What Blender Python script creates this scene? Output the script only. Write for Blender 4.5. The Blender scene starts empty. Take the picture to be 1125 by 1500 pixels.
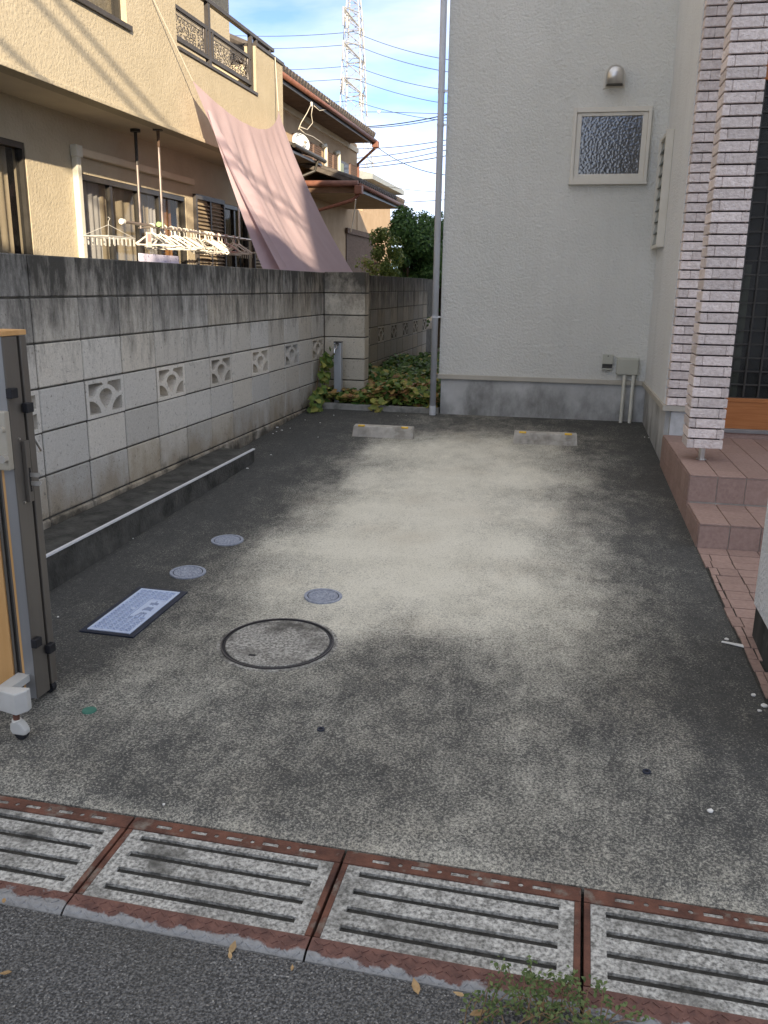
import bpy, bmesh, math, random
from mathutils import Vector, Matrix
R = math.radians
rng = random.Random(7)
scene = bpy.context.scene
COL = scene.collection

# ------------------------------------------------------------------ camera
F_PX, IW, IH = 1245.0, 1125.0, 1500.0
YAW, PITCH, ROLL = R(12.651), R(-14.915), R(0.81)
CAM = Vector((0, 0, 1.297))
fwd = Vector((-math.sin(YAW)*math.cos(PITCH), math.cos(YAW)*math.cos(PITCH), math.sin(PITCH)))
r0 = Vector((math.cos(YAW), math.sin(YAW), 0)); u0 = r0.cross(fwd)
rgt = r0*math.cos(ROLL) + u0*math.sin(ROLL); upv = -r0*math.sin(ROLL) + u0*math.cos(ROLL)
cd = bpy.data.cameras.new('camera'); cam = bpy.data.objects.new('camera', cd); COL.objects.link(cam)
m = Matrix((rgt, upv, -fwd)).transposed().to_4x4(); m.translation = CAM; cam.matrix_world = m
cd.sensor_fit = 'VERTICAL'; cd.sensor_height = 24; cd.lens = F_PX/IH*24; cd.clip_start = .05; cd.clip_end = 3000
scene.camera = cam

# ------------------------------------------------------------------ sky, sun, exposure
SUN_EL, SUN_H = R(17), Vector((.45, -.893))
SUN_H.normalize()
SUN = Vector((SUN_H.x*math.cos(SUN_EL), SUN_H.y*math.cos(SUN_EL), math.sin(SUN_EL)))
w = bpy.data.worlds.new('World'); scene.world = w; w.use_nodes = True
nt = w.node_tree; N = nt.nodes; L = nt.links; N.clear()
out = N.new('ShaderNodeOutputWorld'); bg = N.new('ShaderNodeBackground'); bg.inputs[1].default_value = .09
sky = N.new('ShaderNodeTexSky'); sky.sky_type = 'NISHITA'; sky.sun_disc = False
sky.sun_elevation = SUN_EL; sky.sun_rotation = math.atan2(SUN_H.x, SUN_H.y)
sky.air_density = .4; sky.dust_density = .1; sky.ozone_density = 1.0; sky.altitude = 3000
tc = N.new('ShaderNodeTexCoord'); mp = N.new('ShaderNodeMapping'); mp.inputs['Scale'].default_value = (1.3, 1.3, 5.5)
mp.inputs['Location'].default_value = (.35, .1, .4)
no = N.new('ShaderNodeTexNoise'); no.inputs['Scale'].default_value = 1.9; no.inputs['Detail'].default_value = 7
no.inputs['Roughness'].default_value = .52; no.inputs['Distortion'].default_value = .35
cr = N.new('ShaderNodeValToRGB'); cr.color_ramp.elements[0].position = .3; cr.color_ramp.elements[1].position = .58
cr.color_ramp.elements[0].color = (0, 0, 0, 1); cr.color_ramp.elements[1].color = (.9, .9, .9, 1)
mx = N.new('ShaderNodeMix'); mx.data_type = 'RGBA'; mx.inputs[7].default_value = (3.3, 3.3, 3.35, 1)
L.new(tc.outputs['Generated'], mp.inputs[0]); L.new(mp.outputs[0], no.inputs['Vector']); L.new(no.outputs['Fac'], cr.inputs[0])
L.new(cr.outputs[0], mx.inputs[0]); L.new(sky.outputs[0], mx.inputs[6]); L.new(mx.outputs[2], bg.inputs[0]); L.new(bg.outputs[0], out.inputs[0])
sd = bpy.data.lights.new('sun', 'SUN'); sd.energy = 2.0; sd.angle = R(.5); sd.color = (1, .82, .58)
sun = bpy.data.objects.new('sun', sd); COL.objects.link(sun); sun.rotation_euler = SUN.to_track_quat('Z', 'Y').to_euler()
sun.location = (10, -10, 20)
vs = scene.view_settings; vs.view_transform = 'Standard'; vs.look = 'None'; vs.gamma = 1; vs.use_curve_mapping = False
vs.exposure = 2.36
scene.cycles.diffuse_bounces = 8; scene.cycles.max_bounces = 14

# ------------------------------------------------------------------ measuring: photo pixel + known plane -> place in metres
def ray(x, y): return rgt*(x-IW/2) - upv*(y-IH/2) + fwd*F_PX
def hit(x, y, n, p0):
    d = ray(x, y); return CAM + d*((p0-CAM).dot(n)/d.dot(n))
def onX(x, y, X): return hit(x, y, Vector((1, 0, 0)), Vector((X, 0, 0)))
def onY(x, y, Y): return hit(x, y, Vector((0, 1, 0)), Vector((0, Y, 0)))
def onZ(x, y, Z): return hit(x, y, Vector((0, 0, 1)), Vector((0, 0, Z)))
SLOPE, Y00 = .04, 7.9
def gz(y): return SLOPE*(y-Y00)                       # the driveway falls 4 % towards the street
def onG(x, y): return hit(x, y, Vector((0, -SLOPE, 1)), Vector((0, Y00, 0)))
HA = R(1.35); HO = Vector((.653, 8.663, 0))           # frame of the grey house: u along its front, v into it
HU = Vector((math.cos(HA), math.sin(HA), 0)); HV = Vector((-math.sin(HA), math.cos(HA), 0))
def H(u, v, z): return HO + HU*u + HV*v + Vector((0, 0, z))

# ------------------------------------------------------------------ materials
def mat(name, c1, c2=None, scale=8., detail=4., rough=.8, bump=0., bscale=60., bdetail=3., metal=0., lo=.35, hi=.65,
        stretch=(1, 1, 1), spec=.3, obj_var=0., c3=None, s3=2., lo3=.5, hi3=.7, st3=(1, 1, 1), coord='Position', bvor=False, bdist=.01):
    m = bpy.data.materials.new(name); m.use_nodes = True
    n = m.node_tree.nodes; l = m.node_tree.links; b = n['Principled BSDF']
    b.inputs['Roughness'].default_value = rough; b.inputs['Metallic'].default_value = metal
    b.inputs['Specular IOR Level'].default_value = spec
    if coord == 'Position': src = n.new('ShaderNodeNewGeometry').outputs['Position']
    else: src = n.new('ShaderNodeTexCoord').outputs['Object']
    def noise(sc, st, det, ro=.6):
        mpn = n.new('ShaderNodeMapping'); mpn.inputs['Scale'].default_value = st; l.new(src, mpn.inputs[0])
        t = n.new('ShaderNodeTexNoise'); t.inputs['Scale'].default_value = sc; t.inputs['Detail'].default_value = det
        t.inputs['Roughness'].default_value = ro; l.new(mpn.outputs[0], t.inputs['Vector']); return t.outputs['Fac']
    def ramp(f, a, bb):
        r = n.new('ShaderNodeMapRange'); r.inputs[1].default_value = a; r.inputs[2].default_value = bb; l.new(f, r.inputs[0]); return r.outputs[0]
    def mix(f, a, bb, mode='MIX'):
        x = n.new('ShaderNodeMix'); x.data_type = 'RGBA'; x.blend_type = mode
        for i, v in ((0, f), (6, a), (7, bb)):
            if isinstance(v, (tuple, list)): x.inputs[i].default_value = (*v, 1) if len(v) == 3 else v
            elif isinstance(v, (int, float)): x.inputs[i].default_value = v
            else: l.new(v, x.inputs[i])
        return x.outputs[2]
    col = c1
    if c2 is not None: col = mix(ramp(noise(scale, stretch, detail), lo, hi), c1, c2)
    if c3 is not None: col = mix(ramp(noise(s3, st3, 5), lo3, hi3), col, c3)
    if obj_var:
        oi = n.new('ShaderNodeObjectInfo'); r = n.new('ShaderNodeMapRange'); l.new(oi.outputs['Random'], r.inputs[0])
        r.inputs[3].default_value = 1-obj_var; r.inputs[4].default_value = 1+obj_var
        cmb = n.new('ShaderNodeCombineColor'); [l.new(r.outputs[0], cmb.inputs[i]) for i in range(3)]
        col = mix(1., col, cmb.outputs[0], 'MULTIPLY')
    if isinstance(col, (tuple, list)): b.inputs['Base Color'].default_value = (*col, 1)
    else: l.new(col, b.inputs['Base Color'])
    if bump:
        bp = n.new('ShaderNodeBump'); bp.inputs['Strength'].default_value = bump; bp.inputs['Distance'].default_value = bdist
        if bvor:
            t = n.new('ShaderNodeTexVoronoi'); t.inputs['Scale'].default_value = bscale; l.new(src, t.inputs['Vector']); l.new(t.outputs['Distance'], bp.inputs['Height'])
        else: l.new(noise(bscale, (1, 1, 1), bdetail), bp.inputs['Height'])
        l.new(bp.outputs[0], b.inputs['Normal'])
    return m
def tools(m):
    n = m.node_tree.nodes; l = m.node_tree.links; return n, l, n['Principled BSDF']
def mixc(m, f, a, b, mode='MIX'):
    n, l, _ = tools(m); x = n.new('ShaderNodeMix'); x.data_type = 'RGBA'; x.blend_type = mode
    for i, v in ((0, f), (6, a), (7, b)):
        if isinstance(v, (tuple, list)): x.inputs[i].default_value = (*v, 1)[:4]
        elif isinstance(v, (int, float)): x.inputs[i].default_value = v
        else: l.new(v, x.inputs[i])
    return x.outputs[2]
def math_(m, op, a, b=None, clamp=False):
    n, l, _ = tools(m); x = n.new('ShaderNodeMath'); x.operation = op; x.use_clamp = clamp
    for i, v in ((0, a), (1, b)):
        if v is None: continue
        if isinstance(v, (int, float)): x.inputs[i].default_value = v
        else: l.new(v, x.inputs[i])
    return x.outputs[0]
def rng_(m, f, a, b, c=0., d=1., smooth=False):
    n, l, _ = tools(m); r = n.new('ShaderNodeMapRange'); l.new(f, r.inputs[0])
    if smooth: r.interpolation_type = 'SMOOTHSTEP'
    for i, v in ((1, a), (2, b), (3, c), (4, d)): r.inputs[i].default_value = v
    return r.outputs[0]
def noise_(m, sc, st=(1, 1, 1), det=4., ro=.6, off=(0, 0, 0)):
    n, l, _ = tools(m); g = n.new('ShaderNodeNewGeometry'); mpn = n.new('ShaderNodeMapping')
    mpn.inputs['Scale'].default_value = st; mpn.inputs['Location'].default_value = off
    l.new(g.outputs['Position'], mpn.inputs[0]); t = n.new('ShaderNodeTexNoise'); t.inputs['Scale'].default_value = sc
    t.inputs['Detail'].default_value = det; t.inputs['Roughness'].default_value = ro; l.new(mpn.outputs[0], t.inputs['Vector']); return t.outputs['Fac']
def posz(m):
    n, l, _ = tools(m); g = n.new('ShaderNodeNewGeometry'); s = n.new('ShaderNodeSeparateXYZ'); l.new(g.outputs['Position'], s.inputs[0]); return s.outputs

M = {}
# driveway: old concrete, black algae worn off where the car stands ("clean" is the wear map of the slab)
m = mat('drive_concrete', (.3, .3, .3), rough=.92, bump=.5, bscale=170, bdetail=4, bdist=.004, spec=.2)
n, l, b = tools(m)
at = n.new('ShaderNodeAttribute'); at.attribute_name = 'clean'
big = noise_(m, 2.0, det=6, ro=.62); mid = noise_(m, 11, det=7, ro=.72, st=(1, .55, 1)); n1 = noise_(m, 120, det=5, ro=.8); n2 = noise_(m, 210, det=3, ro=.7, off=(3, 1, 0))
v = math_(m, 'POWER', at.outputs['Fac'], 1.36)
v = math_(m, 'ADD', v, math_(m, 'MULTIPLY', math_(m, 'SUBTRACT', big, .5), .5))
v = math_(m, 'ADD', v, math_(m, 'MULTIPLY', math_(m, 'SUBTRACT', mid, .5), .64))
T = rng_(m, v, 0, 1, .655, .33)
gr = math_(m, 'ADD', math_(m, 'MULTIPLY', n1, .72), math_(m, 'MULTIPLY', n2, .28))
f = math_(m, 'ADD', math_(m, 'MULTIPLY', rng_(m, math_(m, 'SUBTRACT', gr, T), -.1, .13), .78), math_(m, 'MULTIPLY', rng_(m, v, .15, 1.), .22))
dark = mixc(m, noise_(m, 30, det=4), (.042, .042, .041), (.098, .098, .093))
lite = mixc(m, noise_(m, 5, det=6, off=(7, 0, 0)), (.62, .595, .495), (.8, .77, .665))
lite = mixc(m, rng_(m, noise_(m, 1.3, det=3, off=(5, 2, 0)), .52, .75, 0, .4), lite, (.5, .43, .33))
lite = mixc(m, rng_(m, gr, .5, .36, 0, .62), lite, (.27, .26, .225))
c = mixc(m, f, dark, lite)
l.new(c, b.inputs['Base Color']); M['drive'] = m
M['asphalt'] = m = mat('asphalt', (.07, .07, .07), (.24, .237, .23), scale=150, detail=3, lo=.42, hi=.62, rough=.85, bump=1., bscale=140, bdist=.012, bvor=True, c3=(.45, .44, .42), s3=120, lo3=.6, hi3=.66)
n, l, b = tools(m)
old = b.inputs['Base Color'].links[0].from_socket
l.new(mixc(m, rng_(m, noise_(m, 1.8, det=5), .45, .7, 0, .5), old, (.1, .097, .085)), b.inputs['Base Color'])
M['old_concrete'] = mat('old_concrete', (.2, .2, .185), (.33, .325, .3), scale=9, detail=8, rough=.9, bump=.4, bscale=110, c3=(.05, .05, .045), s3=5, lo3=.5, hi3=.75)
M['mossy'] = mat('mossy_concrete', (.04, .039, .035), (.1, .098, .088), scale=7, detail=8, rough=.95, bump=.8, bscale=45, bdist=.012, c3=(.14, .135, .115), s3=11, lo3=.62, hi3=.78, st3=(1, 1, .5))
# wall block: grey blocks, black weathering running down from the coping, earth splash at the foot
m = mat('block', (.4, .4, .4), rough=.92, bump=.5, bscale=150, bdist=.006, spec=.2)
n, l, b = tools(m); S = posz(m); oi = n.new('ShaderNodeObjectInfo')
base = mixc(m, noise_(m, 90, det=3, ro=.7), (.39, .372, .34), (.66, .635, .585))
base = mixc(m, 1., base, oi.outputs['Color'], 'MULTIPLY')
st = noise_(m, 4.2, st=(1, 2.2, .6), det=8, ro=.74)
top = rng_(m, S[2], .6, 1.42, -.14, .35)
fst = rng_(m, math_(m, 'ADD', st, top), .52, .86, 0, .93)
c = mixc(m, fst, base, (.04, .038, .034))
low = rng_(m, S[2], .5, .05, -.3, .32)
fl = rng_(m, math_(m, 'ADD', noise_(m, 4, st=(1, 1.4, .8), det=5), low), .5, .85, 0, .65)
c = mixc(m, fl, c, (.25, .195, .12))
low2 = rng_(m, S[2], .22, -.1, -.3, .35)
c = mixc(m, rng_(m, math_(m, 'ADD', noise_(m, 7, det=6, off=(2, 1, 0)), low2), .5, .72, 0, .85), c, (.05, .046, .038))
c = mixc(m, rng_(m, noise_(m, 45, det=5, off=(1, 3, 0), ro=.8), .58, .66, 0, .7), c, (.1, .095, .085))
l.new(c, b.inputs['Base Color']); M['block'] = m
M['mortar'] = mat('mortar', (.045, .042, .036), (.11, .104, .09), scale=14, rough=.95)
# grey house
def stucco(name, a, c, bs=70, bd=.02, st=.8):
    mm = mat(name, a, c, scale=1.6, detail=6, rough=.88, bump=st, bscale=bs, bdetail=4, bdist=bd, lo=.3, hi=.7, spec=.25)
    return mm
M['grey_stucco'] = stucco('grey_stucco', (.635, .635, .595), (.69, .685, .645), 46, .022, .8)
M['white_stucco'] = stucco('white_stucco', (.78, .785, .79), (.84, .845, .85), 60, .03, 1.)
M['pale_stucco'] = stucco('pale_stucco', (.68, .69, .69), (.74, .75, .75), 46, .022, .8)
m = M['base'] = mat('footing_concrete', (.4, .405, .4), (.54, .545, .54), scale=3, detail=6, rough=.88, bump=.15, bscale=90)
n, l, b = tools(m); S = posz(m); old = b.inputs['Base Color'].links[0].from_socket
fo = rng_(m, math_(m, 'ADD', noise_(m, 3.2, st=(1, 1, .55), det=7, ro=.66), rng_(m, S[2], .05, .45, .1, -.06)), .45, .72, 0, .8)
l.new(mixc(m, fo, old, (.12, .12, .11)), b.inputs['Base Color'])
for key in ('grey_stucco', 'pale_stucco'):
    m = M[key]; n, l, b = tools(m); old = b.inputs['Base Color'].links[0].from_socket
    l.new(mixc(m, rng_(m, noise_(m, 3.4, st=(1, 1, .12), det=6, ro=.7, off=(4, 0, 1)), .5, .75, 0, .13), old, (.36, .36, .33)), b.inputs['Base Color'])
M['beige_trim'] = mat('beige_trim', (.42, .39, .33), (.47, .44, .38), scale=6, rough=.5)
M['cream_alu'] = mat('cream_aluminium', (.6, .565, .49), (.64, .61, .54), scale=5, rough=.38, spec=.5)
M['steel'] = mat('brushed_steel', (.52, .5, .47), (.6, .58, .55), scale=30, rough=.33, metal=.9, stretch=(1, 1, .1))
M['pvc'] = mat('pvc_pipe', (.5, .52, .56), (.56, .58, .62), scale=4, rough=.42)
M['pvc_cream'] = mat('cream_conduit', (.62, .61, .53), (.67, .66, .58), scale=6, rough=.45)
M['box_beige'] = mat('meter_box', (.42, .42, .36), (.46, .46, .4), scale=5, rough=.5)
M['brick'] = mat('pink_brick', (.66, .57, .535), (.82, .725, .685), scale=38, detail=5, rough=.9, bump=1., bscale=55, bdetail=5, bdist=.016, obj_var=.16)
M['brick_joint'] = mat('dark_joint', (.045, .036, .036), (.08, .064, .062), scale=30, rough=.95)
m = M['tile'] = mat('porch_tile', (.285, .19, .16), (.355, .245, .205), scale=45, detail=4, rough=.7, bump=.35, bscale=160, bdist=.004, obj_var=.1, spec=.35)
M['grout'] = mat('tile_grout', (.36, .32, .285), (.46, .42, .375), scale=20, rough=.95)
M['door_wood'] = mat('door_wood', (.33, .12, .035), (.42, .165, .055), scale=5, detail=5, rough=.45, stretch=(1, 1, 22), spec=.4)
M['bronze'] = mat('dark_bronze', (.03, .028, .025), (.045, .042, .038), scale=6, rough=.4, spec=.5)
M['room_shade'] = mat('dark_room', (.02, .02, .018), rough=.95)  # near-black colour stands in for the shade of unlit rooms
M['milky'] = mat('frosted_panel', (.2, .24, .17), (.26, .3, .2), scale=4, rough=.5)
def glass(name, tint=(.02, .022, .022), rough=.03, alpha=.35, bump=0, bs=80):
    mm = bpy.data.materials.new(name); mm.use_nodes = True; n = mm.node_tree.nodes; l = mm.node_tree.links; n.clear()
    o = n.new('ShaderNodeOutputMaterial'); g = n.new('ShaderNodeBsdfPrincipled'); t = n.new('ShaderNodeBsdfTransparent'); x = n.new('ShaderNodeMixShader')
    g.inputs['Base Color'].default_value = (*tint, 1); g.inputs['Roughness'].default_value = rough; g.inputs['Specular IOR Level'].default_value = .7
    x.inputs[0].default_value = 1-alpha; l.new(t.outputs[0], x.inputs[1]); l.new(g.outputs[0], x.inputs[2]); l.new(x.outputs[0], o.inputs[0])
    if bump:
        tx = n.new('ShaderNodeTexCoord'); no = n.new('ShaderNodeTexVoronoi'); no.feature = 'SMOOTH_F1'; no.inputs['Scale'].default_value = bs
        bp = n.new('ShaderNodeBump'); bp.inputs['Strength'].default_value = bump; bp.inputs['Distance'].default_value = .01
        l.new(tx.outputs['Object'], no.inputs['Vector']); l.new(no.outputs['Distance'], bp.inputs['Height']); l.new(bp.outputs[0], g.inputs['Normal'])
    return mm
M['pebble_glass'] = glass('pebbled_glass', (.03, .035, .035), .16, 0., .16, 48)
M['pebble_glass'].node_tree.nodes['Principled BSDF'].inputs['IOR'].default_value = 2.0
M['glass'] = glass('window_glass', (.02, .02, .02), .02, .75)
M['door_glass'] = glass('door_glass', (.03, .032, .032), .08, .55)
# neighbours
M['cream'] = mat('cream_render', (.45, .395, .295), (.515, .455, .345), scale=4, detail=6, rough=.9, bump=.8, bscale=30, bdetail=6, bdist=.014, lo=.3, hi=.7)
M['soffit'] = mat('soffit_paint', (.62, .54, .42), (.68, .6, .47), scale=3, rough=.85)
M['dark_rail'] = mat('dark_rail_metal', (.055, .05, .05), (.075, .07, .07), scale=6, rough=.45)
M['curtain'] = mat('cream_curtain', (.55, .47, .33), (.62, .54, .4), scale=3, stretch=(1, 9, .4), rough=.9)
M['white_curtain'] = mat('white_curtain', (.62, .62, .62), (.74, .74, .74), scale=3, stretch=(1, 9, .3), rough=.9)
M['sunlit_curtain'] = mat('sunlit_curtain', (.5, .25, .09), (.56, .29, .11), scale=3, rough=.9)  # warm sunlight on a door curtain, painted in as orange
M['tan_wall'] = mat('tan_render', (.4, .29, .185), (.46, .34, .225), scale=3, detail=5, rough=.9, bump=.3, bscale=30)
M['brown_wood'] = mat('brown_wood', (.1, .065, .045), (.16, .105, .075), scale=5, rough=.8, stretch=(1, 1, 6))
M['rust_gutter'] = mat('brown_gutter', (.17, .075, .055), (.23, .105, .075), scale=8, rough=.55)
M['roof_tile'] = mat('roof_tile', (.07, .06, .055), (.12, .105, .095), scale=11, rough=.7, obj_var=.15)
M['lattice'] = mat('lattice_brown', (.15, .1, .085), (.2, .14, .115), scale=9, rough=.8)
M['white_plastic'] = mat('white_plastic', (.72, .7, .64), (.8, .78, .72), scale=9, rough=.45)
M['pink_plastic'] = mat('pink_plastic', (.62, .4, .38), (.7, .47, .45), scale=9, rough=.45)
M['green_plastic'] = mat('green_plastic', (.3, .5, .2), (.36, .56, .25), scale=9, rough=.45)
M['pole_steel'] = mat('laundry_pole_steel', (.4, .34, .3), (.48, .42, .38), scale=9, rough=.3, metal=.7)
M['towel'] = mat('lilac_towel', (.62, .59, .72), (.7, .67, .8), scale=9, rough=.95, c3=(.15, .14, .28), s3=28, lo3=.6, hi3=.66)
M['dish'] = mat('dish_grey', (.5, .52, .55), (.58, .6, .62), scale=5, rough=.5)
M['galv'] = mat('pylon_steel', (.36, .36, .36), (.46, .46, .45), scale=2, rough=.5, metal=.2)
M['cable'] = mat('black_cable', (.05, .055, .07), rough=.6)
M['white_cable'] = mat('white_cable', (.6, .56, .48), rough=.6)
m = M['sail'] = mat('mauve_sailcloth', (.5, .395, .44), (.55, .44, .485), scale=3, rough=.85, bump=.2, bscale=300)
n, l, b = tools(m); o = n['Material Output']; tr = n.new('ShaderNodeBsdfTranslucent'); ms = n.new('ShaderNodeMixShader')
tr.inputs[0].default_value = (.6, .45, .5, 1); ms.inputs[0].default_value = .3; l.new(b.outputs[0], ms.inputs[1]); l.new(tr.outputs[0], ms.inputs[2]); l.new(ms.outputs[0], o.inputs[0])
# yard pieces
M['gate_brown'] = mat('gate_brown_aluminium', (.13, .115, .098), (.155, .14, .12), scale=3, stretch=(4, 4, .2), rough=.38, metal=.35, spec=.5)
M['gate_grey'] = mat('gate_grey_aluminium', (.25, .25, .25), (.29, .29, .29), scale=3, stretch=(4, 4, .2), rough=.35, metal=.4, spec=.5)
M['gate_wood'] = mat('gate_wood_tone', (.55, .3, .11), (.62, .36, .15), scale=4, stretch=(5, 5, .3), rough=.5)
M['black_rubber'] = mat('black_rubber', (.012, .012, .014), (.02, .02, .024), scale=10, rough=.5)
M['champagne'] = mat('champagne_plate', (.42, .385, .31), (.47, .43, .36), scale=4, rough=.38, metal=.3)
M['grey_plastic'] = mat('grey_plastic', (.46, .455, .43), (.52, .515, .49), scale=8, rough=.5)
M['stop'] = mat('stop_concrete', (.36, .335, .29), (.52, .49, .44), scale=16, detail=7, rough=.92, bump=.4, bscale=120, c3=(.2, .185, .16), s3=7, lo3=.52, hi3=.75)
M['yellow'] = mat('yellow_reflector', (.75, .45, .04), (.8, .52, .08), scale=40, rough=.25, spec=.6)
M['white_line'] = mat('white_strip', (.66, .66, .68), (.74, .74, .76), scale=12, rough=.5)
M['cover_blue'] = mat('pale_blue_plastic', (.52, .6, .78), (.58, .67, .84), scale=9, rough=.45)
M['cover_deep'] = mat('cover_recess_blue', (.3, .36, .5), (.35, .41, .56), scale=9, rough=.6)
M['cover_frame'] = mat('navy_frame', (.02, .025, .04), (.035, .04, .06), scale=9, rough=.5)
M['cap_grey'] = mat('bluegrey_cap', (.25, .275, .34), (.38, .41, .48), scale=60, detail=3, rough=.6, bump=.4, bscale=200)
M['rust'] = mat('rusty_steel', (.075, .036, .027), (.18, .08, .054), scale=14, detail=8, rough=.85, bump=.4, bscale=130, c3=(.2, .17, .14), s3=17, lo3=.56, hi3=.7)
m = M['lip'] = mat('zinc_and_rust', (.1, .05, .042), (.19, .095, .075), scale=26, detail=8, rough=.6, bump=.3, bscale=120)
n, l, b = tools(m); S = n.new('ShaderNodeTexCoord'); sp = n.new('ShaderNodeSeparateXYZ'); l.new(S.outputs['Object'], sp.inputs[0])
old = b.inputs['Base Color'].links[0].from_socket
oi = n.new('ShaderNodeObjectInfo')
edge = math_(m, 'ADD', math_(m, 'ADD', rng_(m, sp.outputs[1], .05, .0, -.14, .36), math_(m, 'MULTIPLY', noise_(m, 16, det=5), .7)), math_(m, 'SUBTRACT', 1., oi.outputs['Alpha']))
fz = rng_(m, edge, .5, .56)
l.new(mixc(m, fz, old, mixc(m, noise_(m, 45, det=4), (.2, .2, .2), (.4, .41, .42))), b.inputs['Base Color']); l.new(math_(m, 'MULTIPLY', fz, .55), b.inputs['Metallic'])
m = M['grate_concrete'] = mat('grate_concrete', (.15, .148, .135), (.62, .61, .57), scale=95, detail=7, rough=.92, bump=.7, bscale=140, bdist=.006, c3=(.09, .088, .078), s3=6, lo3=.48, hi3=.72)
M['dirt'] = mat('dirt', (.028, .027, .024), (.06, .057, .05), scale=40, rough=.95, bump=.6, bscale=90)
M['garden_soil'] = mat('garden_soil', (.06, .05, .036), (.1, .085, .06), scale=6, rough=.95, bump=.5, bscale=20)
M['scrap'] = mat('white_scrap', (.7, .69, .66), (.78, .77, .74), scale=9, rough=.8)
M['green_paint'] = mat('green_plug', (.045, .15, .11), (.07, .2, .15), scale=30, rough=.6)
M['dry_leaf'] = mat('dry_leaf', (.3, .19, .09), (.42, .3, .16), scale=30, rough=.85, obj_var=.25)
M['twig'] = mat('twig', (.16, .1, .055), (.24, .16, .09), scale=20, rough=.9)
M['bark'] = mat('bark', (.08, .06, .04), (.13, .1, .07), scale=20, rough=.95)
def leafmat(name, cols, trans=.25):
    mm = mat(name, (.1, .1, .1), rough=.5, spec=.35); n, l, b = tools(mm)
    at = n.new('ShaderNodeAttribute'); at.attribute_name = 'tone'
    cr = n.new('ShaderNodeValToRGB'); e = cr.color_ramp.elements
    while len(e) < len(cols): e.new(.5)
    for i, cc in enumerate(cols): e[i].position = i/(len(cols)-1); e[i].color = (*cc, 1)
    l.new(at.outputs['Fac'], cr.inputs[0]); l.new(cr.outputs[0], b.inputs['Base Color'])
    tr = n.new('ShaderNodeBsdfTranslucent'); l.new(cr.outputs[0], tr.inputs[0]); ms = n.new('ShaderNodeMixShader'); ms.inputs[0].default_value = trans
    l.new(b.outputs[0], ms.inputs[1]); l.new(tr.outputs[0], ms.inputs[2]); l.new(ms.outputs[0], n['Material Output'].inputs[0]); return mm
M['bed_leaf'] = leafmat('bed_leaves', [(.03, .07, .02), (.07, .145, .032), (.15, .215, .045), (.34, .34, .08), (.4, .27, .1), (.27, .13, .065)])
M['tree_leaf'] = leafmat('dark_tree_leaves', [(.03, .08, .025), (.07, .15, .04), (.13, .23, .06)], .3)
M['light_leaf'] = leafmat('light_bush_leaves', [(.08, .13, .03), (.15, .2, .045), (.24, .29, .08)])
M['bright_leaf'] = leafmat('bright_shrub_leaves', [(.14, .2, .04), (.24, .3, .07), (.33, .33, .12), (.35, .24, .13)])
M['weed_leaf'] = leafmat('weed_leaves', [(.06, .1, .03), (.11, .16, .05), (.18, .23, .08)])

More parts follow.
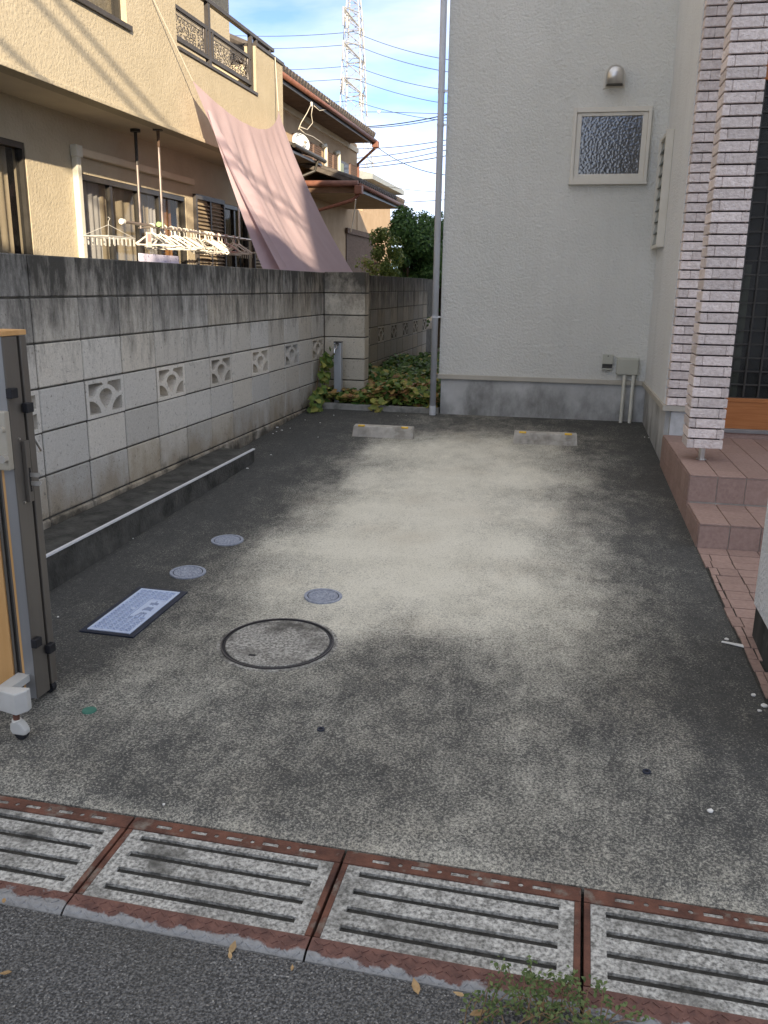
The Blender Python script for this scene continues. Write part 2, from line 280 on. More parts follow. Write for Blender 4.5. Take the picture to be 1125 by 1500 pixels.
# ------------------------------------------------------------------ geometry helpers
def tag(o, label=None, cat=None, group=None, kind=None):
    for k, v in (('label', label), ('category', cat), ('group', group), ('kind', kind)):
        if v: o[k] = v
    return o
OFF = {}
def thing(name, label, cat, loc, group=None):
    o = bpy.data.objects.new(name, None); o.empty_display_size = .1; COL.objects.link(o); o.location = loc
    OFF[o.name] = Vector(loc); return tag(o, label, cat, group)
class MB:
    """collects vertices and faces in world metres; build() links them as one mesh object"""
    def __init__(s, T=None): s.v = []; s.f = []; s.T = T; s.a = []
    def add(s, vs, fs):
        k = len(s.v); s.v += [(s.T(*p) if s.T else Vector(p)) for p in vs]; s.f += [tuple(k+i for i in q) for q in fs]; return s
    def box(s, x0, x1, y0, y1, z0, z1):
        return s.add([(x0, y0, z0), (x1, y0, z0), (x1, y1, z0), (x0, y1, z0), (x0, y0, z1), (x1, y0, z1), (x1, y1, z1), (x0, y1, z1)],
                     [(0, 3, 2, 1), (4, 5, 6, 7), (0, 1, 5, 4), (1, 2, 6, 5), (2, 3, 7, 6), (3, 0, 4, 7)])
    def hexa(s, p): return s.add(p, [(0, 3, 2, 1), (4, 5, 6, 7), (0, 1, 5, 4), (1, 2, 6, 5), (2, 3, 7, 6), (3, 0, 4, 7)])
    def prism(s, pts, vec):
        n = len(pts); vec = Vector(vec); a = [Vector(p) for p in pts]; b = [p+vec for p in a]
        return s.add(a+b, [tuple(range(n))[::-1], tuple(range(n, 2*n))] + [(i, (i+1) % n, n+(i+1) % n, n+i) for i in range(n)])
    def tube(s, pts, r, seg=8, cap=True):
        pts = [s.T(*p) if s.T else Vector(p) for p in pts]; T = s.T; s.T = None
        rr = r if isinstance(r, (list, tuple)) else [r]*len(pts); rings = []; ref = None
        for i, p in enumerate(pts):
            d = (pts[min(i+1, len(pts)-1)] - pts[max(i-1, 0)]).normalized()
            if ref is None or abs(ref.dot(d)) > .95: ref = Vector((0, 0, 1)) if abs(d.z) < .9 else Vector((1, 0, 0))
            a = d.cross(ref).normalized(); b2 = d.cross(a); ref = a.cross(d)
            rings.append([p + (a*math.cos(t)+b2*math.sin(t))*rr[i] for t in [2*math.pi*k/seg for k in range(seg)]])
        vs = [q for g in rings for q in g]; fs = []
        for i in range(len(pts)-1):
            for k in range(seg): fs.append((i*seg+k, i*seg+(k+1) % seg, (i+1)*seg+(k+1) % seg, (i+1)*seg+k))
        if cap: fs += [tuple(range(seg))[::-1], tuple(range((len(pts)-1)*seg, len(pts)*seg))]
        s.add(vs, fs); s.T = T; return s
    def disc(s, c, r, z0, z1, seg=32, r1=None):
        r1 = r if r1 is None else r1; cx, cy = c
        a = [(cx+r*math.cos(2*math.pi*k/seg), cy+r*math.sin(2*math.pi*k/seg), z0) for k in range(seg)]
        b = [(cx+r1*math.cos(2*math.pi*k/seg), cy+r1*math.sin(2*math.pi*k/seg), z1) for k in range(seg)]
        return s.add(a+b, [tuple(range(seg))[::-1], tuple(range(seg, 2*seg))] + [(i, (i+1) % seg, seg+(i+1) % seg, seg+i) for i in range(seg)])
    def ring(s, c, ra, rb, z0, z1, seg=40):
        cx, cy = c; vs = []
        for rr, z in ((ra, z0), (rb, z0), (rb, z1), (ra, z1)): vs += [(cx+rr*math.cos(2*math.pi*k/seg), cy+rr*math.sin(2*math.pi*k/seg), z) for k in range(seg)]
        return s.add(vs, [(j*seg+i, ((j+1) % 4)*seg+i, ((j+1) % 4)*seg+(i+1) % seg, j*seg+(i+1) % seg) for j in range(4) for i in range(seg)])
    def build(s, name, mt, parent=None, bevel=0, smooth=False, seg=2):
        me = bpy.data.meshes.new(name)
        if parent is not None:
            root = parent
            while root.parent: root = root.parent
            off = OFF.get(root.name, root.location) if root.type == 'EMPTY' else root.location.copy()
        else:
            xs = [p.x for p in s.v]; ys = [p.y for p in s.v]; off = Vector(((min(xs)+max(xs))/2, (min(ys)+max(ys))/2, min(p.z for p in s.v)))
        me.from_pydata([tuple(p-off) for p in s.v], [], s.f)
        bmx = bmesh.new(); bmx.from_mesh(me); bmesh.ops.recalc_face_normals(bmx, faces=bmx.faces); bmx.to_mesh(me); bmx.free()
        if smooth: me.polygons.foreach_set('use_smooth', [True]*len(me.polygons))
        o = bpy.data.objects.new(name, me); COL.objects.link(o); me.materials.append(M[mt] if isinstance(mt, str) else mt)
        if parent is not None: o.parent = parent
        else: o.location = off
        if bevel:
            bv = o.modifiers.new('bevel', 'BEVEL'); bv.width = bevel; bv.segments = seg; bv.limit_method = 'ANGLE'; bv.angle_limit = R(40)
        return o
def copy_tree(o, parent=None):
    c = o.copy(); COL.objects.link(c); c.parent = parent
    for ch in list(o.children): copy_tree(ch, c)
    return c
def struct(o): o['kind'] = 'structure'; return o
def sheet2d(outer, holes, depth):
    """flat plate with holes -> mesh data in its own xy plane, z 0..depth"""
    cu = bpy.data.curves.new('plate', 'CURVE'); cu.dimensions = '2D'; cu.fill_mode = 'BOTH'; cu.extrude = depth/2
    for loop in [outer]+holes:
        sp = cu.splines.new('POLY'); sp.points.add(len(loop)-1); sp.use_cyclic_u = True
        for p, q in zip(sp.points, loop): p.co = (q[0], q[1], 0, 1)
    ob = bpy.data.objects.new('tmp', cu); COL.objects.link(ob)
    dg = bpy.context.evaluated_depsgraph_get(); me = bpy.data.meshes.new_from_object(ob.evaluated_get(dg))
    bpy.data.objects.remove(ob); bpy.data.curves.remove(cu)
    return [v.co.copy()+Vector((0, 0, depth/2)) for v in me.vertices], [tuple(p.vertices) for p in me.polygons]
def blob_leaves(n, fn, size, seed, tone=None, shape=0):
    """n leaf faces; fn(rng) -> (point, normal)"""
    rr = random.Random(seed); vs, fs, tn = [], [], []
    for _ in range(n):
        p, nn = fn(rr); nn = (nn + Vector((rr.uniform(-.7, .7), rr.uniform(-.7, .7), rr.uniform(-.4, .7)))).normalized()
        a = nn.cross(Vector((rr.uniform(-1, 1), rr.uniform(-1, 1), rr.uniform(-1, 1)))).normalized(); b2 = nn.cross(a)
        s_ = size*rr.uniform(.6, 1.25); k = len(vs)
        if shape == 0: q = [(-.5, 0, 0), (-.1, .3, .06), (.5, 0, -.05), (-.1, -.3, .06)]; ff = [(0, 1, 2, 3)]
        else: q = [(-.45, 0, 0), (-.5, .28, .05), (-.15, .45, .09), (.55, 0, -.12), (-.15, -.45, .09), (-.5, -.28, .05), (-.05, 0, .0)]; ff = [(0, 6, 2, 1), (6, 3, 2), (0, 5, 4, 6), (6, 4, 3)]
        vs += [p + a*(x*s_) + b2*(y*s_) + nn*(z*s_) for x, y, z in q]; fs += [tuple(k+i for i in f_) for f_ in ff]
        t = tone(rr, p) if tone else rr.random(); tn += [t]*len(q)
    return vs, fs, tn
def leaf_obj(name, mt, data, parent=None, smooth=False):
    mbx = MB(); mbx.v = data[0]; mbx.f = data[1]
    me = bpy.data.meshes.new(name); off = Vector((0, 0, 0))
    if parent is not None: off = OFF[parent.name]
    else: off = sum(data[0], Vector((0, 0, 0)))/len(data[0])
    me.from_pydata([tuple(p-off) for p in data[0]], [], data[1]); at = me.attributes.new('tone', 'FLOAT', 'POINT'); at.data.foreach_set('value', data[2])
    o = bpy.data.objects.new(name, me); COL.objects.link(o); me.materials.append(M[mt])
    if parent is not None: o.parent = parent
    else: o.location = off
    return o

# ================================================================== ground, street, slab
ground = struct(MB().add([(-900, -900, -.42), (900, -900, -.42), (900, 900, -.42), (-900, 900, -.42)], [(0, 1, 2, 3)]).build('ground', 'garden_soil'))
struct(MB().box(-14, 14, -5.6, 1.606, -.4, -.268).build('road', 'asphalt'))
struct(MB().box(-30, -2.8, -.2, 45, -.41, -.06).build('garden_ground', 'garden_soil'))
# driveway slab with its wear map
WEAR = '''615 500:.15 560:.2 640:.3 720:.36 800:.25 880:.1 930:.08
660 430:0.08 500:0.18 560:0.84 640:0.93 720:0.89 800:0.70 870:0.30 950:0.08
700 400:0.08 480:0.30 540:0.93 640:0.99 760:0.99 850:0.65 900:0.20 960:0.06
750 330:0.06 400:0.15 450:0.70 540:1.05 660:1.05 780:0.93 860:0.45 960:0.12
800 270:0.06 340:0.22 400:0.82 500:1.02 620:1.05 740:0.99 840:0.59 940:0.18 1000:0.10
860 120:0.03 230:0.06 330:0.45 420:0.88 520:0.99 640:1.05 760:0.95 840:0.70 950:0.25 1040:0.13
910 90:0.05 190:0.15 300:0.45 420:0.70 520:0.88 640:0.91 720:0.88 820:0.70 920:0.38 1060:0.12
960 110:.12 220:.48 300:.5 400:.5 540:.36 620:.32 720:.45 800:.55 900:.4 1000:.22 1090:.1
1020 120:.42 280:.48 400:.42 520:.38 650:.33 760:.5 900:.38 1050:.18
1080 60:.38 250:.33 420:.4 600:.3 780:.53 900:.34 1080:.1
1150 20:.4 200:.3 400:.34 600:.34 780:.53 950:.38 1100:.18
1220 300:.4 500:.4 700:.44 900:.4 1100:.3
1300 900:.46 1100:.42'''
CP = []
for row in WEAR.split('\n'):
    y_, *cells = row.split()
    for c_ in cells:
        x_, v_ = c_.split(':'); P = onG(float(x_), float(y_)); CP.append((P.x, P.y, float(v_)))
for k in range(20):
    yy = 2.2+k*.34; CP += [(-2.6, yy, .05), (1.0, yy, .1)]
SX0, SX1, SY0, SY1 = -2.76, 1.6, 2.014, 8.75
nx, ny = 56, 90; vs, fs, cl = [], [], []
for j in range(ny+1):
    for i in range(nx+1):
        x = SX0+(SX1-SX0)*i/nx; y = SY0+(SY1-SY0)*j/ny; a = b_ = 0
        for px, py, pv in CP:
            d2 = (x-px)**2 + ((y-py)*.75)**2; wt = 1/(d2+.012)**1.7; a += wt*pv; b_ += wt
        c_ = a/b_
        if y < 2.08: c_ = max(c_, .52)
        vs.append(Vector((x, y, gz(y) - (.014 if j == 0 else 0)))); cl.append(c_)
        if i < nx and j < ny: k = j*(nx+1)+i; fs.append((k, k+1, k+nx+2, k+nx+1))
mb = MB(); mb.v = vs; mb.f = fs; k = len(vs)
nb = nx+1; low = [Vector((vs[i].x, vs[i].y, vs[i].z-.12)) for i in range(nb)]
mb.v = vs+low; mb.f = fs+[(i, k+i, k+i+1, i+1) for i in range(nx)]
slab = struct(mb.build('driveway', 'drive')); me = slab.data
me.attributes.new('clean', 'FLOAT', 'POINT').data.foreach_set('value', cl+[.3]*nb)

ck = MB(); pts = [onG(a, b_) for a, b_ in ((505, 921), (530, 925), (556, 924), (580, 929), (604, 930), (625, 934), (648, 935))]
for p, q in zip(pts, pts[1:]):
    nn = Vector((-(q-p).y, (q-p).x, 0)).normalized()*.0018; ck.add([tuple(v_+Vector((0, 0, .0012))) for v_ in (p-nn, q-nn, q+nn, p+nn)], [(0, 1, 2, 3)])
M['crack'] = mat('crack_filler', (.5, .48, .42), (.62, .6, .53), scale=60, rough=.95)
struct(ck.build('crack_line', 'crack'))

# ================================================================== block wall with buttress
BM, FX, FY = .43, -2.75, 9.115
ZJ = [1.43, 1.213, .981, .748, .516, .283, .05]
wall = thing('block_wall', 'long grey concrete block wall with openwork blocks and black-stained coping', 'wall', (FX-.06, 7.2, -.2))
def shared_block(name, lx, ly, lz, bev=.005):
    bm = bmesh.new(); bmesh.ops.create_cube(bm, size=1); bmesh.ops.scale(bm, vec=(lx, ly, lz), verts=bm.verts)
    bmesh.ops.bevel(bm, geom=list(bm.edges), offset=bev, segments=1, affect='EDGES'); me = bpy.data.meshes.new(name); bm.to_mesh(me); bm.free(); return me
def piece(name, me, loc, parent, mt=None, rz=0, col=None):
    o = bpy.data.objects.new(name, me); COL.objects.link(o); o.parent = parent; o.location = Vector(loc)-OFF[parent.name]; o.rotation_euler.z = rz
    if mt and not me.materials: me.materials.append(M[mt])
    if col: o.color = (*col, 1)
    return o
blk = {}
for i in range(6):
    blk[i] = shared_block('block', .12, BM-.010, ZJ[i]-ZJ[i+1]-.010, .005)
blk[6] = shared_block('block', .13, BM-.008, .245, .008)
def sukashi(W, Hh):
    w2, h2 = W/2-.03, Hh/2-.022
    def P(l): return [(x*w2, z*h2) for x, z in l]
    arch = [(math.cos(t), math.sin(t)) for t in [math.pi*k/12 for k in range(13)]]
    lens = [(.40*c_, .08+.48*s_) for c_, s_ in arch] + [(-.30, -.3), (-.12, -.62), (0, -.8), (.12, -.62), (.30, -.3)]
    tl = [(-1, 1), (-.22, 1), (-.12, .84), (-.40, .66), (-.58, .42), (-.66, .2), (-.86, .12), (-1, .22)]
    tr = [(-x, z) for x, z in tl][::-1]
    bl = [(-1, -.08), (-.78, -.14), (-.56, -.36), (-.40, -.64), (-.33, -1), (-1, -1)]
    br = [(-x, z) for x, z in bl][::-1]
    v_, f_ = sheet2d([(-W/2, -Hh/2), (W/2, -Hh/2), (W/2, Hh/2), (-W/2, Hh/2)], [P(h_) for h_ in (lens, tl, tr, bl, br)], .12)
    me = bpy.data.meshes.new('openwork_block'); me.from_pydata([(q.z-.06, q.x, q.y) for q in v_], [], f_)
    bm = bmesh.new(); bm.from_mesh(me); bmesh.ops.remove_doubles(bm, verts=bm.verts, dist=1e-5); bmesh.ops.recalc_face_normals(bm, faces=bm.faces); bm.to_mesh(me); bm.free(); return me
suk = sukashi(BM-.009, ZJ[3]-ZJ[4]-.009)
core = MB(); y_end = FY+BM*17
core.box(FX-.112, FX-.008, 2.24, y_end, ZJ[3], ZJ[0]-.01); core.box(FX-.112, FX-.008, 2.24, y_end, -.3, ZJ[4])
for i in range(33):                                   # stack bond, counted back from the buttress
    k = i-16; yc = FY + BM*k + BM/2
    if yc > FY and i > 30: continue
    sk = (k % 2 == 1) if k < 0 else (k % 2 == 0)
    for r in range(7):
        z0, z1 = (ZJ[r], ZJ[r+1]) if r < 6 else (.05, -.19)
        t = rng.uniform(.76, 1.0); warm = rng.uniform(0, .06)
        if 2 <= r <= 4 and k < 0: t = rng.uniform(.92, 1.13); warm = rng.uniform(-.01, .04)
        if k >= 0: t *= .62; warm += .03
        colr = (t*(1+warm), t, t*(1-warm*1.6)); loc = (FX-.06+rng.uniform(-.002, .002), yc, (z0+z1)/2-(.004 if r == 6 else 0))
        if r == 6: loc = (FX-.06+.003, yc, .045-.1225)
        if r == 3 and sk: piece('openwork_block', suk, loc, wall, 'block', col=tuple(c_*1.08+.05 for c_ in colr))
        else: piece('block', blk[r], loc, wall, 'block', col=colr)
    if not sk: core.box(FX-.112, FX-.008, yc-BM/2, yc+BM/2, ZJ[4], ZJ[3])
core.build('mortar', 'mortar', wall)
pier = thing('wall_buttress', 'pale block buttress standing out from the wall behind the tap post', 'buttress', (-2.52, FY+.1, -.1))
pw = .462
for r in range(7):
    z1 = ZJ[r] if r else 1.437; z0 = ZJ[r+1] if r < 6 else -.1
    t = rng.uniform(.85, 1.05)
    piece('block', shared_block('block', pw-.01, .19, z1-z0-.012), (FX+pw/2+.004, FY+.095, (z0+z1)/2), pier, 'block', col=(t*1.05, t, t*.9))
MB().box(FX+.002, FX+pw-.01, FY+.008, FY+.18, -.1, 1.42).build('mortar', 'mortar', pier)
# ledge in front of the wall with the white strip along its edge
ledge = tag(MB().hexa([(FX+.004, 2.4, -.25), (-2.455, 2.4, -.25), (-2.455, 6.23, -.09), (FX+.004, 6.23, -.09), (FX+.004, 2.4, -.012), (-2.455, 2.4, -.012), (-2.455, 6.23, .03), (FX+.004, 6.23, .03)]).build('ledge', 'mossy', bevel=.008),
            'low black mossy concrete ledge along the foot of the block wall', 'ledge')
tag(MB().hexa([(-2.468, 2.42, -.0115), (-2.45, 2.42, -.0115), (-2.45, 6.23, .0305), (-2.468, 6.23, .0305), (-2.468, 2.42, -.002), (-2.45, 2.42, -.002), (-2.45, 6.23, .04), (-2.468, 6.23, .04)]).build('edge_strip', 'white_line'),
    'thin white strip along the edge of the mossy ledge', 'strip')

# ================================================================== grey house
def hv(px, py, v):
    P = hit(px, py, HV, HO+HV*v)-HO; return P.dot(HU), P.z
house = thing('grey_house', 'pale grey stucco house with concrete footing and beige drip trim', 'house', tuple(H(-1, .5, 0)))
def hb(*a): return MB(H).box(*a)
CU = -.022
hb(-2.035, CU, 0, 7, .41, 6.3).build('front_wall', 'grey_stucco', house)
hb(CU, 3.2, -1.70, 7, .41, 6.3).build('side_wall', 'pale_stucco', house)
hb(-2.015, CU+.03, .016, 6.9, -.3, .40).build('footing', 'base', house)
hb(CU+.016, 3.1, -1.69, 6.8, -.3, .399).build('footing', 'base', house)
tr = hb(-2.05, CU-.018, -.02, .1, .392, .436).build('drip_trim', 'beige_trim', house, bevel=.003)
hb(CU-.02, .1, -1.79, -.0, .390, .434).build('drip_trim', 'beige_trim', house, bevel=.003)
hb(.1, .34, -1.79, -1.70, .3895, .4335).build('drip_trim', 'beige_trim', house, bevel=.003)
hb(CU+.05, .33, -1.76, -1.69, -.1, .3888).build('footing', 'base', house)
roof = MB(H); roof.box(-2.45, 3.6, -.45, 7.4, 6.3, 6.48); roof.build('roof', 'roof_tile', house)
# small window
wu0, wu1, wz0, wz1 = -.862, -.172, 2.248, 2.886
def frame(mb, u0, u1, z0, z1, t, v0, v1, tb=None):
    tb = tb or t
    mb.box(u0, u0+t, v0, v1, z0, z1); mb.box(u1-t, u1, v0, v1, z0, z1); mb.box(u0+t, u1-t, v0+.0005, v1, z0, z0+tb); mb.box(u0+t, u1-t, v0+.0005, v1, z1-tb, z1)
window = MB(H); frame(window, wu0, wu1, wz0, wz1, .03, -.05, .03, .042)
wn = window.build('window', 'cream_alu', house, bevel=.003)
sash = MB(H); frame(sash, wu0+.0305, wu1-.0305, wz0+.0425, wz1-.0425, .045, -.033, .02, .03); sash.build('sash', 'cream_alu', wn, bevel=.003)
gl = hb(wu0+.07, wu1-.07, -.018, -.012, wz0+.07, wz1-.07).build('pane', 'pebble_glass', wn)
sill = hb(wu0-.008, wu1+.008, -.062, -.0, wz0-.02, wz0-.001).build('sill', 'cream_alu', wn, bevel=.002)
# vent hood
hood = thing('vent_hood', 'round-topped steel vent hood above the small window', 'vent', tuple(H(-.522, -.03, 3.06)))
def arch_pts(c, r, z0, z1, seg=14): return [(c-r, z0)] + [(c-r*math.cos(math.pi*k/seg), z1+r*math.sin(math.pi*k/seg)) for k in range(seg+1)] + [(c+r, z0)]
ap = arch_pts(-.522, .094, 3.048, 3.147)
MB().prism([H(u, -.012, z) for u, z in ap], H(0, .012, 0)-H(0, 0, 0)).build('back_plate', 'cream_alu', hood)
hs = MB(); prof = arch_pts(-.522, .078, 3.062, 3.15); rings = []
for d, sc in ((0, 1), (-.06, 1), (-.095, .93), (-.115, .78)):
    rings.append([H(-.522+(u+.522)*sc, -.012+d, 3.062+(z-3.062)*(sc if sc < 1 else 1)) for u, z in prof])
np_ = len(prof); hs.add([tuple(p) for g in rings for p in g], [(i*np_+k, i*np_+k+1, (i+1)*np_+k+1, (i+1)*np_+k) for i in range(3) for k in range(np_-1)] + [tuple(range(3*np_, 4*np_))])
hso = hs.build('hood_shell', 'steel', hood, smooth=True); sm = hso.modifiers.new('thick', 'SOLIDIFY'); sm.thickness = .004
hb(-.59, -.454, -.1, -.013, 3.064, 3.07).build('grille', 'bronze', hood)
# boxes and conduits on the wall
sb = thing('outlet_box', 'small weatherproof outlet box beside the beige meter box', 'outlet box', tuple(H(-.38, -.03, .54)))
hb(-.434, -.337, -.045, 0, .59, .682).build('cover', 'box_beige', sb, bevel=.006)
hb(-.434, -.340, -.028, 0, .545, .589).build('socket', 'bronze', sb); hb(-.438, -.338, -.05, 0, .535, .549).build('lower_lip', 'box_beige', sb, bevel=.003)
MB(H).tube([(-.386, -.045, .668), (-.386, -.05, .668)], .006).build('screw', 'bronze', sb)
mbx = thing('junction_box', 'square beige junction box with two conduits running to the ground', 'junction box', tuple(H(-.195, -.05, .03)))
hb(-.295, -.097, -.075, 0, .495, .648).build('cover', 'box_beige', mbx, bevel=.008)
hb(-.301, -.091, -.03, .0, .489, .654).build('back_box', 'box_beige', mbx, bevel=.004)
for u in (-.218, -.134): MB(H).tube([(u, -.048, .02), (u, -.048, .494)], .0165, 12).build('conduit', 'pvc_cream', mbx, smooth=False)
MB(H).tube([(-.134, -.048, .42), (-.134, -.048, .435)], .0185, 12).build('coupling', 'pvc_cream', mbx)
# louvred shutter box on the side wall
lv = thing('louvre_shutter', 'grey louvred window shutter with cream frame on the side wall', 'shutter', tuple(H(-.06, -.35, 1.66)))
lu0, lu1 = -.088, CU-.001
def lvb(v0, v1, z0, z1, u0=lu0, u1=lu1): return MB(H).box(u0, u1, v0, v1, z0, z1)
lvb(-.60, -.565, 1.655, 2.6).build('frame', 'cream_alu', lv, bevel=.003); lvb(-.075, -.045, 1.655, 2.6).build('frame', 'cream_alu', lv, bevel=.003)
lvb(-.565, -.075, 2.57, 2.599, lu0+.01).build('frame', 'cream_alu', lv); lvb(-.565, -.075, 1.656, 1.685, lu0+.01).build('frame', 'cream_alu', lv)
M['slat_grey'] = mat('slat_grey', (.26, .28, .27), (.31, .33, .32), scale=6, rough=.5)
for k in range(9):
    z = 1.69+k*.098
    MB(H).hexa([(lu0+.012, -.564, z), (lu1-.01, -.564, z), (lu1-.01, -.076, z), (lu0+.012, -.076, z), (lu0+.032, -.564, z+.09), (lu1-.01, -.564, z+.09), (lu1-.01, -.076, z+.09), (lu0+.032, -.076, z+.09)]).build('slat', 'slat_grey', lv)
# brick veneer column at the corner and free-standing brick pier
def brick_column(name, label, u0, u1, v0, v1, z0, z1, cut, dim=1.):
    t = thing(name, label, 'pillar', tuple(H((u0+u1)/2, (v0+v1)/2, z0-.01)))
    P = .0672; n_ = int((z1-z0)/P); L1, L2 = (u1-u0)*(1-cut), (u1-u0)*cut
    me1 = shared_block('brick', L1-.002, v1-v0, .0570, .003); me2 = shared_block('brick', L2-.002, v1-v0, .0570, .003)
    for k in range(n_):
        z = z0+P*k+.028; left = k % 2 == 0; d = rng.uniform(-.004, .004)
        a, b_ = (L2, L1) if left else (L1, L2)
        for me, c_ in ((me2 if left else me1, u0+a/2), (me1 if left else me2, u0+a+b_/2)):
            piece('brick', me, H(c_, (v0+v1)/2+d, z), t, 'brick', HA)
    MB(H).box(u0+.022, u1-.02, v0+.022, v1-.018, z0+.012, z1).build('mortar', 'brick_joint', t)
    return t
brick_column('corner_brick_column', 'narrow brick column at the house corner behind the hanging pier', CU+.005, .235, -1.80, -1.68, .436, 4.0, .3)
bp = brick_column('brick_pier', 'free-standing pinkish brick pier carried on a steel stub above the porch', .006, .232, -2.83, -2.6, .293, 4.0, .2)
st = MB(H).tube([(.124, -2.735, .2), (.124, -2.735, .31)], .021, 16).build('stub_post', 'steel', bp, smooth=False)
MB(H).tube([(.124, -2.735, .2005), (.124, -2.735, .206)], .034, 18).build('foot_plate', 'steel', bp)
tag(hb(-.25, 2.6, -3.1, -1.72, 4.0, 4.2).build('porch_roof', 'white_stucco'), 'flat porch roof over the brick pier', 'roof')
# front door behind the pier
DV = -1.72
door = thing('front_door', 'brown entrance door with dark gridded glass beside the brick pier', 'door', tuple(H(.9, DV, .2)))
u_l, _ = hv(1058, 640, DV); u_l = .33
_, z_sill = hv(1090, 628, DV); _, z_p = hv(1090, 583, DV); _, z_t0 = hv(1120, 118, DV); _, z_t1 = hv(1120, 84, DV)
hb(.24, 2.2, DV-.03, DV+.02, .19, z_sill-.03).build('sill_tiles', 'tile', door); hb(.236, 2.2, DV-.05, DV+.02, z_sill-.0295, z_sill).build('sill', 'gate_grey', door, bevel=.003)
hb(.24, 1.9, DV-.02, DV+.018, z_sill+.001, z_p-.03).build('bottom_panel', 'door_wood', door)
hb(.24, 1.9, DV-.026, DV+.018, z_p-.0295, z_p).build('bottom_rail', 'door_wood', door, bevel=.002)
hb(.24, 1.9, DV-.03, DV+.018, z_t0, z_t1).build('transom', 'door_wood', door, bevel=.003); hb(.24, 1.9, DV-.026, DV+.018, z_t1+.05, z_t1+.5).build('top_panel', 'door_wood', door)
hb(.24, 1.9, DV+.012, DV+.0165, z_p, z_t0).build('glass', 'door_glass', door)
nb_ = 22
for k in range(nb_+1):
    z = z_p+(z_t0-z_p)*k/nb_; hb(.24, 1.9, DV-.004, DV+.010, z-.005, z+.005).build('glazing_bar', 'bronze', door)
for k in range(11):
    u = .335+k*.105; hb(u-.006, u+.006, DV-.006, DV+.0105, z_p, z_t0).build('glazing_bar', 'bronze', door)
# the front wall has no opening behind the door: a thin near-black sheet paints the unlit room
hb(.24, .50, DV+.0172, DV+.0185, z_p, z_p+.98).build('frosted_panel', 'milky', door); hb(.24, 2.2, DV+.0187, DV+.0195, z_p, z_t1+.6).build('hall_shade', 'room_shade', door)
# downpipe at the house corner
dp = thing('downpipe', 'grey plastic downpipe at the corner of the grey house', 'downpipe', tuple(H(-2.1, -.06, 0)))
MB(H).tube([(-2.082, -.06, .0), (-2.086, -.06, 5.6)], .031, 16).build('pipe', 'pvc', dp, smooth=True)
MB(H).tube([(-2.082, -.06, .028), (-2.082, -.06, .12)], .034, 16).build('shoe', 'dish', dp)
for z in (1.0, 2.62, 3.0):
    z = {1.0: hv(634, 464, -.06)[1], 2.62: hv(641, 183, -.06)[1], 3.0: hv(642, 134, -.06)[1]}[z]
    MB(H).tube([(-2.083, -.06, z-.012), (-2.083, -.06, z+.012)], .0345, 16).build('bracket', 'pvc', dp); hb(-2.06, -2.03, -.066, -.05, z-.008, z+.008).build('bracket_arm', 'steel', dp)

# ================================================================== porch steps and tile path
po = thing('porch_steps', 'reddish-brown tiled porch with two steps beside the driveway', 'steps', tuple(H(.5, -2.8, -.15)))
PT, ST, PF, SF, UR = .2, .028, -3.262, -3.772, 1.6
MB(H).box(CU+.012, UR, PF+.008, -1.75, -.3, PT-.008).build('porch_core', 'grout', po); MB(H).box(CU+.0125, UR, SF+.008, PF+.05, -.3, ST-.008).build('step_core', 'grout', po)
TU = .165
def tile(u0, u1, v0, v1, z0, z1, g=.0025): hb(u0+g, u1-g, v0+g, v1-g, z0+(g if z1-z0 > .03 and v1-v0 < .03 else 0), z1).build('tile', 'tile', po, bevel=.0015, seg=1)
for i in range(9):
    u0 = CU+.004+i*TU; u1 = u0+TU
    tile(u0, u1, PF, PF+.165, PT-.01, PT)
    for k in range(4): tile(u0, u1, PF+.165+k*.34, min(PF+.165+(k+1)*.34, -1.76), PT-.01, PT-.0005)
    MB(H).box(u0+.003, u1-.003, PF+.001, PF+.02, ST+.004, PT-.0125).build('tile', 'tile', po)
    for k in range(3): tile(u0, u1, SF+k*.165, SF+(k+1)*.165, ST-.01, ST-.0005*(k > 0))
    MB(H).box(u0+.003, u1-.003, SF+.001, SF+.02, -.28, ST-.0125).build('tile', 'tile', po)
for k in range(9):
    v0 = PF+k*.168; v1 = min(v0+.168, -1.765)
    if v1 > v0+.03: MB(H).box(CU+.002, CU+.02, v0+.003+(.018 if k == 0 else 0), v1-.003, .033, PT-.0125).build('tile', 'tile', po); MB(H).box(CU+.002, CU+.02, v0+.003, v1-.003, -.15, .029).build('tile', 'tile', po)
for k in range(3): MB(H).box(CU+.002, CU+.02, SF+k*.168+.021*(k == 0)+.003, SF+min((k+1)*.168, .505)-.003, -.28, ST-.0125).build('tile', 'tile', po)
path = thing('tile_path', 'strip of cracked reddish paving tiles between driveway and white pillar', 'paving', tuple(H(.2, -4.6, -.2)))
rowh = .108
def gl3(u, v, dz): P = H(u, v, 0); return (P.x, P.y, gz(P.y)+dz)
MB().hexa([gl3(CU+.006, -5.9, -.05), gl3(1.2, -5.9, -.05), gl3(1.2, SF+.02, -.05), gl3(CU+.006, SF+.02, -.05), gl3(CU+.006, -5.9, .003), gl3(1.2, -5.9, .003), gl3(1.2, SF+.02, .003), gl3(CU+.006, SF+.02, .003)]).build('bed', 'dirt', path)
